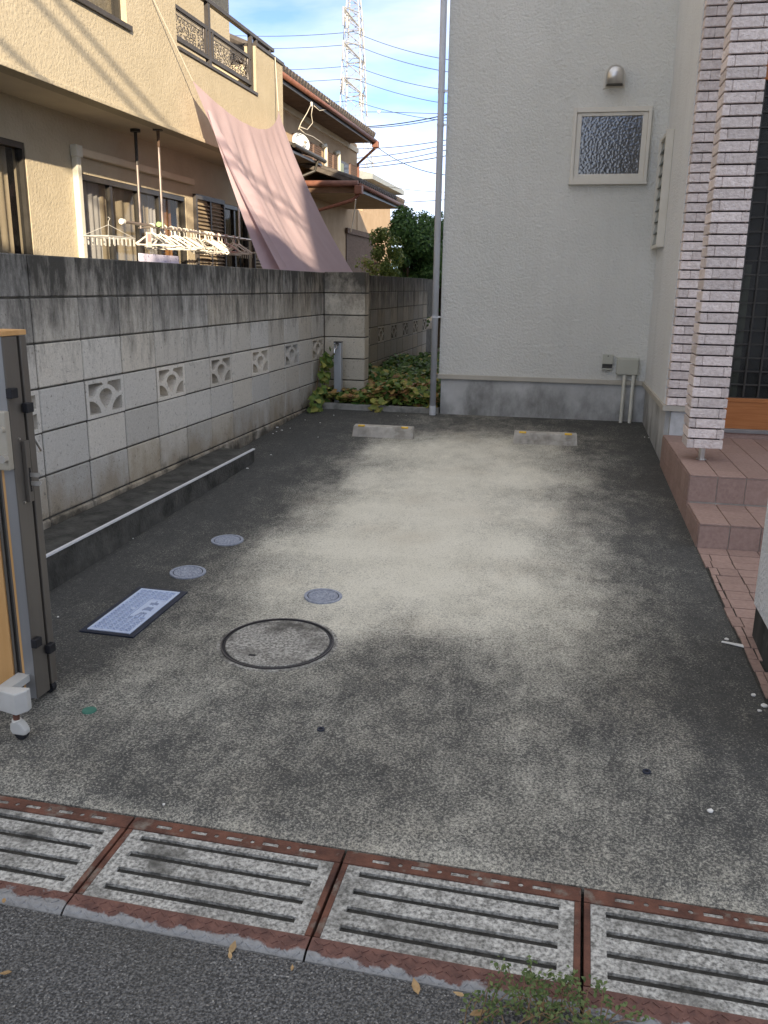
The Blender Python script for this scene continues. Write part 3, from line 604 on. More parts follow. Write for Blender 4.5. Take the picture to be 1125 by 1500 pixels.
for k in range(19):
    v1 = SF-.004-k*rowh; v0 = v1-rowh; e = CU+.002+(rng.uniform(0, .012) if k > 2 else 0)
    cuts = [e, CU+.16+TU*.0, CU+.16+TU, CU+.16+2*TU, CU+.16+3*TU] if k < 1 else [e, CU+.035+rng.uniform(0, .025)+.012*max(0, 5-k)*0, CU+.16+rng.uniform(-.006, .006), CU+.16+TU, CU+.16+2*TU, CU+.16+3*TU]
    for a, b_ in zip(cuts, cuts[1:]):
        if k > 11 and rng.random() < .35: continue
        j = [rng.uniform(-.003, .003) for _ in range(4)]; g = .003; dz = .009+rng.uniform(-.0015, .0015)
        q = [(a+g, v0+g+j[0]), (b_-g, v0+g+j[1]), (b_-g+j[2], v1-g), (a+g+j[3], v1-g)]
        MB().hexa([gl3(u, v, -.01) for u, v in q]+[gl3(u, v, dz) for u, v in q]).build('tile', 'tile', path)
# white rendered pillar at the street end of the path
wp = thing('white_pillar', 'white roughcast gate pillar with black-stained concrete foot', 'pillar', (.95, 3.2, -.2))
MB().box(.812, 1.15, 2.75, 3.735, -.012, 1.35).build('render', 'white_stucco', wp)
m = M['black_foot'] = mat('stained_foot', (.018, .018, .017), (.06, .06, .055), scale=6, detail=7, rough=.9, stretch=(1, 1, .35), c3=(.16, .16, .15), s3=8, lo3=.66, hi3=.8)
MB().box(.82, 1.14, 2.76, 3.727, -.3, -.0125).build('foot', 'black_foot', wp)

# ================================================================== yard: drain covers
GY0, GY1, GP = 1.610, 2.006, .653
def cover_proto():
    xc, yc = -.2195, (GY0+GY1)/2; zz = gz(yc)-.016; hw = GP/2-.004
    t = thing('drain_cover', 'slotted concrete gutter cover in a rusty frame beside the asphalt', 'drain cover', (xc, yc, zz), 'drain covers along the street edge')
    def wx(x, y, z): return Vector((xc+x, y, zz+z))
    back = .05; lipd = .078
    # back bar with oblong and round holes
    holes = []
    for k in range(5):
        cx_ = -.22+k*.11
        holes.append([(cx_-.024, -.007), (cx_+.024, -.007), (cx_+.024, .007), (cx_-.024, .007)])
        if k < 4: holes.append([(cx_+.055+.007*math.cos(a), .007*math.sin(a)) for a in [2*math.pi*q/10 for q in range(10)]])
    v_, f_ = sheet2d([(-hw, -back/2), (hw, -back/2), (hw, back/2), (-hw, back/2)], holes, .012)
    mb = MB(); mb.add([tuple(wx(q.x, GY1-back/2+q.y, q.z-.008)) for q in v_], f_); mb.build('back_bar', 'rust', t)
    for s_ in (-1, 1): MB().box(xc+s_*hw-(.016 if s_ > 0 else 0), xc+s_*hw+(0 if s_ > 0 else .016), GY0+lipd-.002, GY1-back-.001, zz-.05, zz+.0025).build('side_bar', 'rust', t, bevel=.002)
    # concrete panel with four slots
    y0, y1 = GY0+lipd-.004, GY1-back-.0005; pw_, pd = hw-.0165, (y1-y0)/2
    sl = []
    for k in range(4):
        cy_ = -pd+.045+k*(2*pd-.075)/3
        sl.append([(-.268, cy_-.0105), (.268, cy_-.0105), (.268, cy_+.0105), (-.268, cy_+.0105)])
    v_, f_ = sheet2d([(-pw_, -pd), (pw_, -pd), (pw_, pd), (-pw_, pd)], sl, .05)
    MB().add([tuple(wx(q.x, (y0+y1)/2+q.y, q.z-.05)) for q in v_], f_).build('concrete_panel', 'grate_concrete', t)
    MB().box(xc-.28, xc+.28, y0+.01, y1-.01, zz-.05+.036, zz-.05+.041).build('slot_dirt', 'dirt', t)
    MB().box(xc-hw+.01, xc+hw-.01, GY1-back+.004, GY1-.004, zz-.018, zz+.0012).build('back_bed', 'grate_concrete', t)
    # folded chequer-plate lip
    pr = [(lipd-.006, .003), (.03, .002), (.018, -.002), (.008, -.009), (.002, -.019), (0, -.034)]
    mb = MB(); n_ = len(pr); vs = [tuple(wx(s_*(hw+.001), GY0+a, b_)) for s_ in (-1, 1) for a, b_ in pr] + [tuple(wx(s_*(hw+.001), GY0+a+.004, b_-.006)) for s_ in (-1, 1) for a, b_ in pr]
    fs = [(i, i+1, n_+i+1, n_+i) for i in range(n_-1)] + [(2*n_+i, 3*n_+i, 3*n_+i+1, 2*n_+i+1) for i in range(n_-1)] + [(0, n_, 3*n_, 2*n_), (n_-1, 3*n_-1, 4*n_-1, 2*n_-1)] + [(s_*n_+i, s_*n_+i+1, (2+s_)*n_+i+1, (2+s_)*n_+i) for s_ in (0, 1) for i in range(n_-1)]
    lip = mb.add(vs, fs).build('lip', 'lip', t)
    for v in lip.data.vertices: v.co += Vector((0, (GY0+GY1)/2-GY0, 0))
    lip.location = (0, -((GY0+GY1)/2-GY0), 0)       # own origin at the street edge: the zinc shows along that edge
    rb = MB(); rr = random.Random(3)
    def lipz(d):
        for (a, b_), (c_, d_) in zip(pr, pr[1:]):
            if a >= d >= c_: return b_+(d_-b_)*(a-d)/(a-c_)
        return pr[-1][1]
    for row in range(3):
        for k in range(26):
            x = -hw+.014+k*.0245+(row % 2)*.012; s_ = 1 if (k+row) % 2 else -1; d = .058-row*.021
            a = Vector((x-.009, d-.007*s_)); b_ = Vector((x+.009, d+.007*s_)); nn = Vector((-(b_-a).y, (b_-a).x)).normalized()*.0028
            if x < -hw+.012 or x > hw-.012: continue
            base = [a-nn, b_-nn, b_+nn, a+nn]; base = [Vector((q.x, max(.006, q.y))) for q in base]
            lo = [tuple(wx(q.x, GY0+q.y, lipz(q.y)-.002)) for q in base]; hi = [tuple(wx(q.x+(x-q.x)*.25, GY0+q.y+(d-q.y)*.25, lipz(q.y)+.0024)) for q in base]
            rb.hexa(lo+hi)
    o = rb.build('tread_ribs', 'lip', lip); o['kind'] = 'stuff'
    for v in o.data.vertices: v.co += Vector((0, (GY0+GY1)/2-GY0, 0))
    t.rotation_euler.x = math.atan(SLOPE)
    return t
cp0 = cover_proto()
LAB = {-3: 'drain cover on the outer side of the folded gate', -2: 'drain cover in front of the folded gate, its lip mostly bare zinc', -1: 'drain cover in line with the manhole cover, with brown leaves below its lip', 0: 'drain cover with a pale curled leaf against its lip', 1: 'drain cover half overgrown by the green weed', 2: 'drain cover in front of the white pillar'}
for k in (-3, -2, -1, 0, 1, 2):
    c_ = cp0 if k == 0 else copy_tree(cp0)
    if k: c_.location.x += k*GP; c_.location.z += rng.uniform(-.002, .002)
    c_['label'] = LAB[k]
    for ch_ in c_.children_recursive: ch_.color = (1, 1, 1, 1-{-2: .2, -1: .1, 0: .06, 1: 0}.get(k, .05))
struct(MB().box(-6, 6, 1.6, 2.02, -.4, -.315).build('gutter_channel', 'dirt'))
struct(MB().box(1.45, 14, 1.607, 2.4, -.4, -.24).build('road_edge', 'asphalt')); struct(MB().box(-14, -2.55, 1.607, 2.1, -.4, -.24).build('road_edge', 'asphalt'))

TILT = math.atan(SLOPE)
def flat_thing(name, label, cat, x, y, group=None, rz=0):
    t = thing(name, label, cat, (x, y, gz(y)), group); return t
def settle(t, rz=0): t.rotation_euler = (TILT, 0, rz)
# round concrete manhole cover
x, y = -1.174, 3.19; z = gz(y)
t = flat_thing('manhole_cover', 'large round concrete manhole cover with dark rim in the driveway', 'manhole', x, y)
m = M['lid_concrete'] = mat('lid_concrete', (.12, .115, .105), (.52, .505, .46), scale=100, detail=6, rough=.92, bump=.6, bscale=160, bdist=.006, c3=(.1, .095, .085), s3=7, lo3=.5, hi3=.7)
MB().disc((x, y), .2215, z-.03, z+.0065, 56).build('lid', 'lid_concrete', t, bevel=.003); MB().ring((x, y), .2222, .2345, z-.03, z+.0028, 64).build('gap', 'black_rubber', t)
MB().ring((x, y), .2350, .2405, z-.03, z+.008, 64).build('rim', 'dark_rail', t); MB().ring((x, y), .2408, .258, z-.03, z+.0018, 64).build('collar', 'lid_concrete', t)
MB().box(x-.075, x-.045, y-.15, y-.135, z+.0, z+.0075).build('lift_slot', 'black_rubber', t)
settle(t)
# small round caps
for i, (x, y, lab) in enumerate(((-1.911, 4.39, 'round blue-grey drain cover farthest from the rectangular meter cover'), (-1.909, 3.866, 'round blue-grey drain cover next to the rectangular meter cover'), (-1.133, 3.725, 'round blue-grey drain cover just beyond the big manhole cover'))):
    z = gz(y); t = flat_thing('drain_cover_disc', lab, 'drain cover', x, y, 'round drain covers')
    MB().disc((x, y), .072, z-.02, z+.006, 36).build('cap', 'cap_grey', t); MB().ring((x, y), .0725, .077, z-.02, z+.0035, 40).build('groove', 'cover_frame', t)
    MB().ring((x, y), .0775, .093, z-.02, z+.0075, 40).build('rim', 'dish' if False else 'cap_grey', t, bevel=.002)
    rb = MB()
    for rr_, nn in ((.02, 6), (.036, 11), (.052, 16), (.064, 20)):
        for k in range(nn): a = 2*math.pi*k/nn; rb.disc((x+rr_*math.cos(a), y+rr_*math.sin(a)), .0038, z+.005, z+.0085, 6, .003)
    o = rb.build('studs', 'cap_grey', t); o['kind'] = 'stuff'
    settle(t, i*.5)
# rectangular meter cover
x, y = -1.927, 3.354; z = gz(y); hw, hd = .117, .252
t = flat_thing('meter_cover', 'rectangular pale blue ribbed meter cover in a navy frame', 'meter cover', x, y)
fr = MB(); fr.box(x-hw-.012, x-hw+.012, y-hd-.012, y+hd+.012, z-.03, z+.008); fr.box(x+hw-.012, x+hw+.016, y-hd-.012, y+hd+.012, z-.03, z+.008); fr.box(x-hw+.012, x+hw-.012, y-hd-.012, y-hd+.01, z-.03, z+.0078); fr.box(x-hw+.012, x+hw-.012, y+hd-.01, y+hd+.012, z-.03, z+.0078)
fr.build('frame', 'cover_frame', t, bevel=.002)
MB().box(x-hw+.0125, x+hw-.0125, y-hd+.0105, y+hd-.0105, z-.02, z+.004).build('plate', 'cover_deep', t)
bd = MB(); a0, a1, b0, b1 = x-hw+.013, x+hw-.013, y-hd+.011, y+hd-.011
for q in ((a0, a0+.013, b0, b1), (a1-.013, a1, b0, b1), (a0+.013, a1-.013, b0, b0+.016), (a0+.013, a1-.013, b1-.016, b1)): bd.box(*q, z+.002, z+.011)
bd.build('border', 'cover_blue', t, bevel=.002)
def bar2(mb, p, q, w_, za, zb):
    p, q = Vector(p), Vector(q); nn = Vector((-(q-p).y, (q-p).x)).normalized()*w_/2
    c4 = [p-nn, q-nn, q+nn, p+nn]; mb.hexa([(c.x, c.y, za) for c in c4]+[(c.x, c.y, zb) for c in c4])
rb = MB(); gx, gy = 6, 13; ex0, ex1, ey0, ey1 = a0+.013, a1-.013, b0+.016, b1-.016
dx_, dy_ = (ex1-ex0)/gx, (ey1-ey0)/gy
def emb(px_, py_): return px_ > x+.005 and y-.07 < py_ < y+.13
for i in range(1, gx): bar2(rb, (ex0+i*dx_, ey0), (ex0+i*dx_, ey1 if i < 4 else y-.075), .0035, z+.003, z+.0098)
for i in range(4, gx): bar2(rb, (ex0+i*dx_, y+.135), (ex0+i*dx_, ey1), .0035, z+.003, z+.0098)
for i in range(gx):
    for j in range(gy):
        xa, ya = ex0+i*dx_, ey0+j*dy_
        if emb(xa+dx_/2, ya+dy_/2): continue
        bar2(rb, (xa, ya), (xa+dx_, ya+dy_), .003, z+.003, z+.0088); bar2(rb, (xa+dx_, ya), (xa, ya+dy_), .003, z+.003, z+.0092)
        bar2(rb, (xa, ya), (xa+dx_, ya), .003, z+.003, z+.0095)
o = rb.build('ribs', 'cover_blue', t); o['kind'] = 'stuff'
MB().box(x+.006, ex1+.001, y-.07, y+.132, z+.003, z+.0085).build('emblem_plate', 'cover_blue', t)
es = MB()
for k, yy in enumerate((y-.045, y+.02, y+.085)):
    for q in ((-.02, -.012, .02, -.012), (-.02, .0, .02, .0), (-.014, .013, .02, .013), (0, -.022, 0, .024), (-.02, -.02, -.008, .02), (.02, -.02, .012, .02)):
        if (k*7+int(q[1]*1000)) % 3 == 0: continue
        bar2(es, (x+.052+q[0], yy+q[1]), (x+.052+q[2], yy+q[3]), .006, z+.006, z+.0115)
es.build('emblem', 'cover_deep', t)
MB().disc((x-.012, y+.0), .011, z+.003, z+.013, 14).build('stud', 'cover_blue', t); settle(t, R(-.6))
# floor sockets and green plug
for x, y, lab in ((-.794, 2.575, 'tiny black floor socket below the manhole cover'), (.305, 2.574, 'tiny black floor socket toward the white pillar')):
    t = flat_thing('floor_socket', lab, 'floor socket', x, y, 'gate bolt sockets'); z = gz(y)
    MB().ring((x, y), .007, .0135, z-.01, z+.005, 20).build('collar', 'cover_frame', t); MB().disc((x, y), .0075, z-.01, z+.0022, 16).build('hole', 'black_rubber', t); settle(t)
x, y = -1.653, 2.504; tag(MB().disc((x, y), .028, gz(y)-.005, gz(y)+.004, 20, .025).build('floor_plug', 'green_paint'), 'flat green survey plug set in the driveway concrete', 'plug')
# two wheel stops
for (xa, xb, ya, rz, lab) in ((-1.958, -1.392, 7.345, R(1.2), 'concrete wheel stop in front of the planted strip'), (-.525, .035, 7.41, R(2.6), 'concrete wheel stop in front of the grey house footing')):
    xc = (xa+xb)/2; t = flat_thing('wheel_stop', lab+', two yellow reflectors', 'wheel stop', xc, ya+.06, 'wheel stops'); z = gz(ya+.06); L2 = (xb-xa)/2; yc = ya+.06
    MB().hexa([(xc-L2, yc-.062, z-.02), (xc+L2, yc-.062, z-.02), (xc+L2, yc+.062, z-.02), (xc-L2, yc+.062, z-.02), (xc-L2+.012, yc-.04, z+.095), (xc+L2-.012, yc-.04, z+.095), (xc+L2-.012, yc+.045, z+.098), (xc-L2+.012, yc+.045, z+.098)]).build('body', 'stop', t, bevel=.008)
    def fy(h): return yc-.062+.022*(h+.02)/.115
    for s_ in (-1, 1):
        cx_ = xc+s_*(L2-.085)
        gb = MB()
        for k in range(4): h = .02+k*.015; gb.box(cx_-.055, cx_+.055, fy(h)-.0025, fy(h)+.006, z+h, z+h+.006)
        gb.build('grip_ribs', 'stop', t)
        MB().box(cx_-.032, cx_+.032, yc-.046, yc-.018, z+.088, z+.106).build('reflector', 'yellow', t, bevel=.007)
    t.rotation_euler = (TILT, 0, rz)

# ================================================================== folded gate on the left
gt = thing('folding_gate', 'folded brown aluminium gate with wood-tone panel, latch and caster wheels', 'gate', (-1.9, 2.55, -.22))
GX, gy0, gb_, gt_ = -1.853, 2.492, -.188, 1.118
MB().box(GX-.042, GX, gy0, gy0+.078, gb_, gt_).build('leading_post', 'gate_brown', gt, bevel=.003)
MB().box(GX-.0425, GX-.004, gy0-.0015, gy0-.0002, gb_+.001, gt_-.001).build('post_face', 'gate_grey', gt)
MB().box(GX-.04, GX-.012, gy0+.078, gy0+.088, gb_+.01, gt_-.002).build('slot', 'black_rubber', gt); MB().box(GX-.036, GX+.003, gy0+.088, gy0+.124, gb_+.018, gt_-.003).build('rear_post', 'gate_brown', gt, bevel=.003)
MB().box(GX-.09, GX+.004, gy0-.004, gy0+.126, gt_+.0005, gt_+.018).build('top_cap', 'gate_wood', gt, bevel=.002)
MB().box(GX-.056, GX-.043, gy0+.004, gy0+.05, gb_+.03, gt_-.01).build('wood_edge', 'gate_wood', gt)
for k in range(3): MB().box(GX-.068-k*.0125, GX-.0575-k*.0125, gy0+.01+.006*(k % 2), gy0+.05, gb_+.02, gt_-.01).build('guide_rail', 'bronze' if k % 2 else 'gate_brown', gt)
MB().box(GX-.32, GX-.0945, gy0+.004, gy0+.03, gb_+.03, gt_-.012).build('panel', 'gate_wood', gt, bevel=.003)
MB().box(GX-.36, GX-.325, gy0-.004, gy0+.06, gb_+.02, gt_).build('rear_stile', 'gate_brown', gt, bevel=.003)
def gface(px, py, dx=0): return onX(px, py, GX+dx)
# lock box on the street face
lp0, lp1 = onY(14, 690, gy0-.03), onY(14, 604, gy0-.03)
MB().box(lp0.x-.085, lp0.x, gy0-.03, gy0-.0016, lp0.z, lp1.z).build('lock_box', 'champagne', gt, bevel=.004)
kn = onY(4, 673, gy0-.045); MB().tube([(kn.x, gy0-.03, kn.z), (kn.x, gy0-.05, kn.z)], .0135, 16).build('lock_cylinder', 'steel', gt); kn = onY(2, 630, gy0-.04); MB().tube([(kn.x, gy0-.03, kn.z), (kn.x, gy0-.045, kn.z)], .009, 12).build('knob', 'champagne', gt)
# latch plate with two hooks on the leading edge
a, b_ = gface(30, 646), gface(45, 733)
MB().box(GX, GX+.016, a.y, b_.y, b_.z, a.z).build('latch_plate', 'gate_brown', gt, bevel=.002)
lat = MB(); ym = (a.y+b_.y)/2; zm = gface(42, 700).z
MB().box(GX+.0155, GX+.0175, ym-.004, ym+.004, zm-.045, zm+.04).build('latch_slot', 'black_rubber', gt)
for dz in (.014, -.016): MB().prism([(GX+.017, ym-.003, zm+dz-.006), (GX+.05, ym-.003, zm+dz-.006), (GX+.058, ym-.003, zm+dz+.004), (GX+.056, ym-.003, zm+dz-.012+.022), (GX+.017, ym-.003, zm+dz+.008)], (0, .006, 0)).build('hook', 'steel', gt)
for px, py in ((31, 643), (39, 736)): s_ = gface(px, py, .01); MB().tube([(GX, s_.y, s_.z), (GX+.006, s_.y, s_.z)], .004, 8).build('screw', 'steel', gt)
for px, py, dx in ((18, 576, 0), (54, 941, 0), (40, 597, .003), (73, 949, .003)):
    s_ = gface(px, py, .012); MB().box(GX+dx, GX+dx+.022, s_.y-.019, s_.y+.019, s_.z-.017, s_.z+.017).build('rubber_stop', 'black_rubber', gt, bevel=.003)
hp = [onX(56, 634, GX-.01), onX(66, 657, GX-.01), onX(57, 663, GX-.01)]
MB().tube([(GX-.01, gy0+.125, hp[0].z), (GX+.004, gy0+.152, hp[1].z), (GX-.01, gy0+.125, hp[2].z)], .006, 8).build('handle', 'steel', gt)
# outrigger with caster
c0, c1 = onY(5, 1043, 2.27), onY(36, 1017, 2.27)
MB().prism([(c0.x-.06, 2.28, c0.z), (c0.x, 2.27, c0.z), (c1.x-.03, 2.255, c0.z), (c1.x, 2.28, c0.z+.008), (c1.x-.002, 2.305, c0.z+.008), (c0.x-.06, 2.30, c0.z)], (0, 0, c1.z-c0.z)).build('outrigger', 'grey_plastic', gt, bevel=.004)
MB().box(c0.x-.1, c0.x-.05, 2.29, 2.495, c0.z+.004, c0.z+.03).build('outrigger_arm', 'grey_plastic', gt)
cx_ = (c0.x+c1.x)/2-.008; cy_ = 2.285; zf = gz(cy_)
MB().tube([(cx_, cy_, zf+.07), (cx_, cy_, c0.z+.002)], .011, 12).build('caster_stem', 'rust', gt); MB().disc((cx_, cy_), .016, zf+.066, zf+.072, 16).build('caster_washer', 'white_plastic', gt)
sh = MB(); prof = [(.0, .072), (.016, .07), (.03, .058), (.04, .04), (.042, .024), (.03, .02), (-.012, .02), (-.02, .036), (-.018, .06)]
sh.prism([(cx_+a, cy_-.016, zf+b_) for a, b_ in prof], (0, .03, 0)).build('caster_hood', 'grey_plastic', gt, bevel=.006)
MB().tube([(cx_+.015, cy_-.012, zf+.0225), (cx_+.015, cy_+.012, zf+.0225)], .0225, 18).build('caster_wheel', 'black_rubber', gt, bevel=.003)
MB().tube([(GX-.02, gy0+.092, gz(2.6)+.022), (GX-.02, gy0+.118, gz(2.6)+.022)], .022, 18).build('rear_wheel', 'black_rubber', gt, bevel=.003)

# ================================================================== planted strip, tap post, vine
kerb = tag(MB().box(-2.62, -1.377, 8.615, 8.70, -.1, .088).build('planter_kerb', 'old_concrete', bevel=.006), 'low concrete edging kerb in front of the leafy strip', 'kerb')
struct(MB().box(-2.755, -1.385, 8.71, 15.8, -.2, .05).build('planting_soil', 'garden_soil'))
tp = thing('tap_post', 'square aluminium standpipe with chrome tap in front of the buttress', 'tap', (-2.53, 8.93, .03))
M['alu'] = mat('silver_aluminium', (.42, .45, .5), (.5, .53, .58), scale=4, stretch=(6, 6, .3), rough=.35, metal=.5)
M['chrome'] = mat('chrome', (.65, .65, .67), rough=.12, metal=1.)
MB().box(-2.575, -2.495, 8.90, 8.97, -.05, .70).build('post', 'alu', tp, bevel=.004); MB().box(-2.578, -2.492, 8.897, 8.973, .7005, .712).build('cap', 'bronze', tp, bevel=.003)
tx = -2.535
MB().tube([(tx, 8.90, .645), (tx, 8.86, .645), (tx-.012, 8.835, .635), (tx-.015, 8.825, .60), (tx-.015, 8.825, .575)], [.012, .012, .012, .011, .012], 10).build('tap_spout', 'chrome', tp, smooth=True)
MB().tube([(tx, 8.865, .65), (tx, 8.865, .675)], .009, 8).build('tap_stem', 'chrome', tp); hh = MB()
for a in (0, math.pi/2): hh.tube([(tx-.026*math.cos(a), 8.865-.026*math.sin(a), .68), (tx+.026*math.cos(a), 8.865+.026*math.sin(a), .68)], .006, 8)
hh.build('tap_handle', 'chrome', tp); MB().tube([(tx, 8.90, .685), (tx, 8.885, .685)], .02, 12).build('tap_collar', 'bronze', tp)
def bed(rr):
    while True:
        y = 8.7+4.9*rr.random()**1.5; x = rr.uniform(-2.72, -1.41)
        if y < 9.35 and x < -2.45 and rr.random() < .8: continue
        break
    hgt = .12+.13*(.5+.5*math.sin(x*7+y*3.1))*(.6+.4*math.sin(y*5-x*4)) + .05*min(1, (y-8.7)*2) + .1*max(0, 1-abs(y-9.3)/.8)*max(0, (x+1.95)/.55) 
    return Vector((x, y+(-.05 if y < 8.85 else 0), .05+hgt*rr.random()**.45)), Vector((0, -.25, 1))
def bed_tone(rr, p):
    far = min(1, max(0, (p.y-9.7)/1.6)); t = rr.random()
    base = .15+.3*t
    if rr.random() < .36*(1-.7*far): base = .5+.5*rr.random()
    return base*(1-.35*far)
o = leaf_obj('bed_leaves', 'bed_leaf', blob_leaves(7500, bed, .078, 5, bed_tone, 1)); tag(o, 'dense green and yellowing heart-leaved ground cover filling the side strip', 'ground cover', kind='stuff')
def spill(rr): return Vector((rr.gauss(-2.02, .05), 8.60+rr.uniform(-.05, .08), .02+.13*rr.random())), Vector((0, -.8, .6))
vt = thing('trailing_shoot', 'yellow-green leafy shoot spilling over the edging kerb', 'plant', (-2.02, 8.6, .03)); leaf_obj('leaves', 'bed_leaf', blob_leaves(26, spill, .075, 9, lambda r_, p: .45+.25*r_.random(), 1), vt)
MB().tube([(-2.02, 8.75, .12), (-2.02, 8.64, .13), (-2.03, 8.6, .03)], .004, 6).build('stem', 'twig', vt)
vn = thing('wall_vine', 'green vine climbing the block wall next to the tap post', 'vine', (-2.72, 8.75, 0))
vp = [(-2.70, 8.35, .03), (-2.71, 8.5, .1), (-2.715, 8.66, .16), (-2.72, 8.78, .3), (-2.715, 8.82, .45), (-2.72, 8.86, .55)]
MB().tube(vp, .005, 6).build('stem', 'twig', vn)
def vine(rr):
    k = rr.randrange(len(vp)-1); f_ = rr.random(); p = Vector(vp[k]).lerp(Vector(vp[k+1]), f_)
    return p+Vector((.03+.09*rr.random(), rr.gauss(0, .06), rr.gauss(0, .045)+.02)), Vector((.8, -.5, .5))
leaf_obj('leaves', 'bed_leaf', blob_leaves(120, vine, .075, 12, lambda r_, p: .2+.3*r_.random() if r_.random() < .8 else .6, 1), vn)

# ================================================================== cream house beyond the wall
XB, XG, ZS = -4.5, -5.2, 2.92
ch = thing('cream_house', 'two-storey cream rendered house with balcony beyond the block wall', 'house', (-6, 8, 0))
def holed(mb, x0, x1, y0, y1, z0, z1, holes):
    ys = sorted({y0, y1, *[h for q in holes for h in q[:2]]}); zs = sorted({z0, z1, *[h for q in holes for h in q[2:]]})
    for a, b_ in zip(ys, ys[1:]):
        for c_, d in zip(zs, zs[1:]):
            if not any(q[0] <= a and b_ <= q[1] and q[2] <= c_ and d <= q[3] for q in holes): mb.box(x0, x1, a, b_, c_, d)
    return mb
YO0, YO1, YE = 9.46, 11.83, 12.9
WZ = onX(192, 40, XB).z; WY1 = onX(186, 30, XB).y; WY0 = 6.9
up = MB(); holed(up, XB-.16, XB, 1.5, YO0, ZS-.02, 6.4, [(WY0, WY1, WZ, 5.0)])
up.box(XB-.16, XB, YO0, YO1, ZS-.02, 3.75); up.box(XB-.16, XB, YO1, YE, ZS-.02, 4.36)
up.box(-5.7, XB-.16, YE-.15, YE, ZS-.02, 4.36); up.build('upper_wall', 'cream', ch)
MB().box(XB-.18, XB+.02, YO0+.01, YO1+.012, 3.7505, 3.785).build('sill_cap', 'dark_rail', ch); MB().box(XB-.185, XB+.02, YO1+.02, YE+.025, 4.3605, 4.40).build('parapet_cap', 'dark_rail', ch)
MB().box(XB-.01, XB+.025, 1.5, YE, ZS-.03, ZS+.012).build('drip_edge', 'cream', ch, bevel=.006)
MB().box(-6.0, XB-.165, 1.5, YE-.005, ZS, ZS+.09).build('soffit', 'soffit', ch)
MB().box(-9, -5.7, YO0, onX(336, 40, -5.7).y, ZS+.09, 6.4).build('balcony_back_wall', 'cream', ch); MB().box(-5.7, XB-.16, 1.5, YO0, ZS+.095, 6.35).build('rooms', 'cream', ch)
MB().box(-9.5, XB+.45, 1.2, 13.2, 6.4, 6.6).build('roof', 'roof_tile', ch)
DY0, DY1, DZ = 8.52, 10.98, 2.385
gw = MB(); holed(gw, XG-.14, XG, 1.5, 14.5, -.1, ZS+.02, [(5.2, 7.6, .5, 2.54), (DY0, DY1, .42, DZ), (12.2, 13.2, .6, 2.42)]); gw.build('lower_wall', 'cream', ch)
MB().box(-9, XG-.6, 1.5, 14.5, -.1, ZS-.01).build('inner_rooms', 'room_shade', ch)
def curtain(name, mt, x, y0, y1, z0, z1, parent, waves=7, amp=.02):
    n_ = int(waves*8); mb = MB(); vs = []
    for i in range(n_+1):
        y = y0+(y1-y0)*i/n_; d = amp*math.sin(2*math.pi*waves*i/n_)+amp*.4*math.sin(2*math.pi*waves*.37*i/n_+1); vs += [(x+d, y, z0), (x+d*.6, y, z1)]
    mb.add(vs, [(2*i, 2*i+2, 2*i+3, 2*i+1) for i in range(n_)]); return mb.build(name, mt, parent, smooth=True)
def window_x(name, x, y0, y1, z0, z1, splits, curt, t=.035):
    mb = MB(); mb.box(x-.06, x+.02, y0, y0+t, z0, z1); mb.box(x-.06, x+.02, y1-t, y1, z0, z1); mb.box(x-.06, x+.022, y0+t, y1-t, z1-t*1.6, z1); mb.box(x-.06, x+.024, y0+t, y1-t, z0, z0+t)
    wn = mb.build(name, 'bronze', ch)
    for s_ in splits: MB().box(x-.05, x+.004, s_-.028, s_+.028, z0+t, z1-t*1.6).build('stile', 'bronze', wn)
    ed = [y0+t]+list(splits)+[y1-t]
    for a, b_ in zip(ed, ed[1:]): MB().box(x-.03, x-.024, a, b_, z0+t, z1-t*1.6).build('pane', 'glass', wn)
    for k, (a, b_, mt, wv) in enumerate(curt): curtain('curtain', mt, x-.14-.012*k, a, b_, z0+.02, z1-.02, wn, wv)
    return wn
window_x('window', XG-.03, 5.2, 7.6, .5, 2.54, [6.4], [(5.25, 6.9, 'curtain', 8), (6.85, 7.35, 'white_curtain', 4), (7.3, 7.58, 'curtain', 2)])
d1, d2, d3 = onX(165, 268, XG).y, onX(206, 270, XG).y-.02, onX(236, 280, XG).y
window_x('sliding_door', XG-.03, DY0, DY1, .42, DZ, [d1, d2, d3], [(DY0+.05, d1+.02, 'white_curtain', 5), (d1, d2, 'curtain', 3), (d2, d3, 'curtain', 3), (d3-.02, d3+.42, 'white_curtain', 4), (d3+.36, DY1, 'sunlit_curtain', 2)])
window_x('window', XG-.03, 12.2, 13.2, .6, 2.42, [12.7], [(12.22, 13.18, 'curtain', 6)])
uw = window_x('window', XB-.08, WY0, WY1, WZ, 5.0, [7.7], [(6.95, WY1-.05, 'curtain', 7)])
MB().box(XB-.15, XB+.03, WY0-.03, WY1+.05, WZ-.045, WZ-.0005).build('window_sill', 'dark_rail', ch)
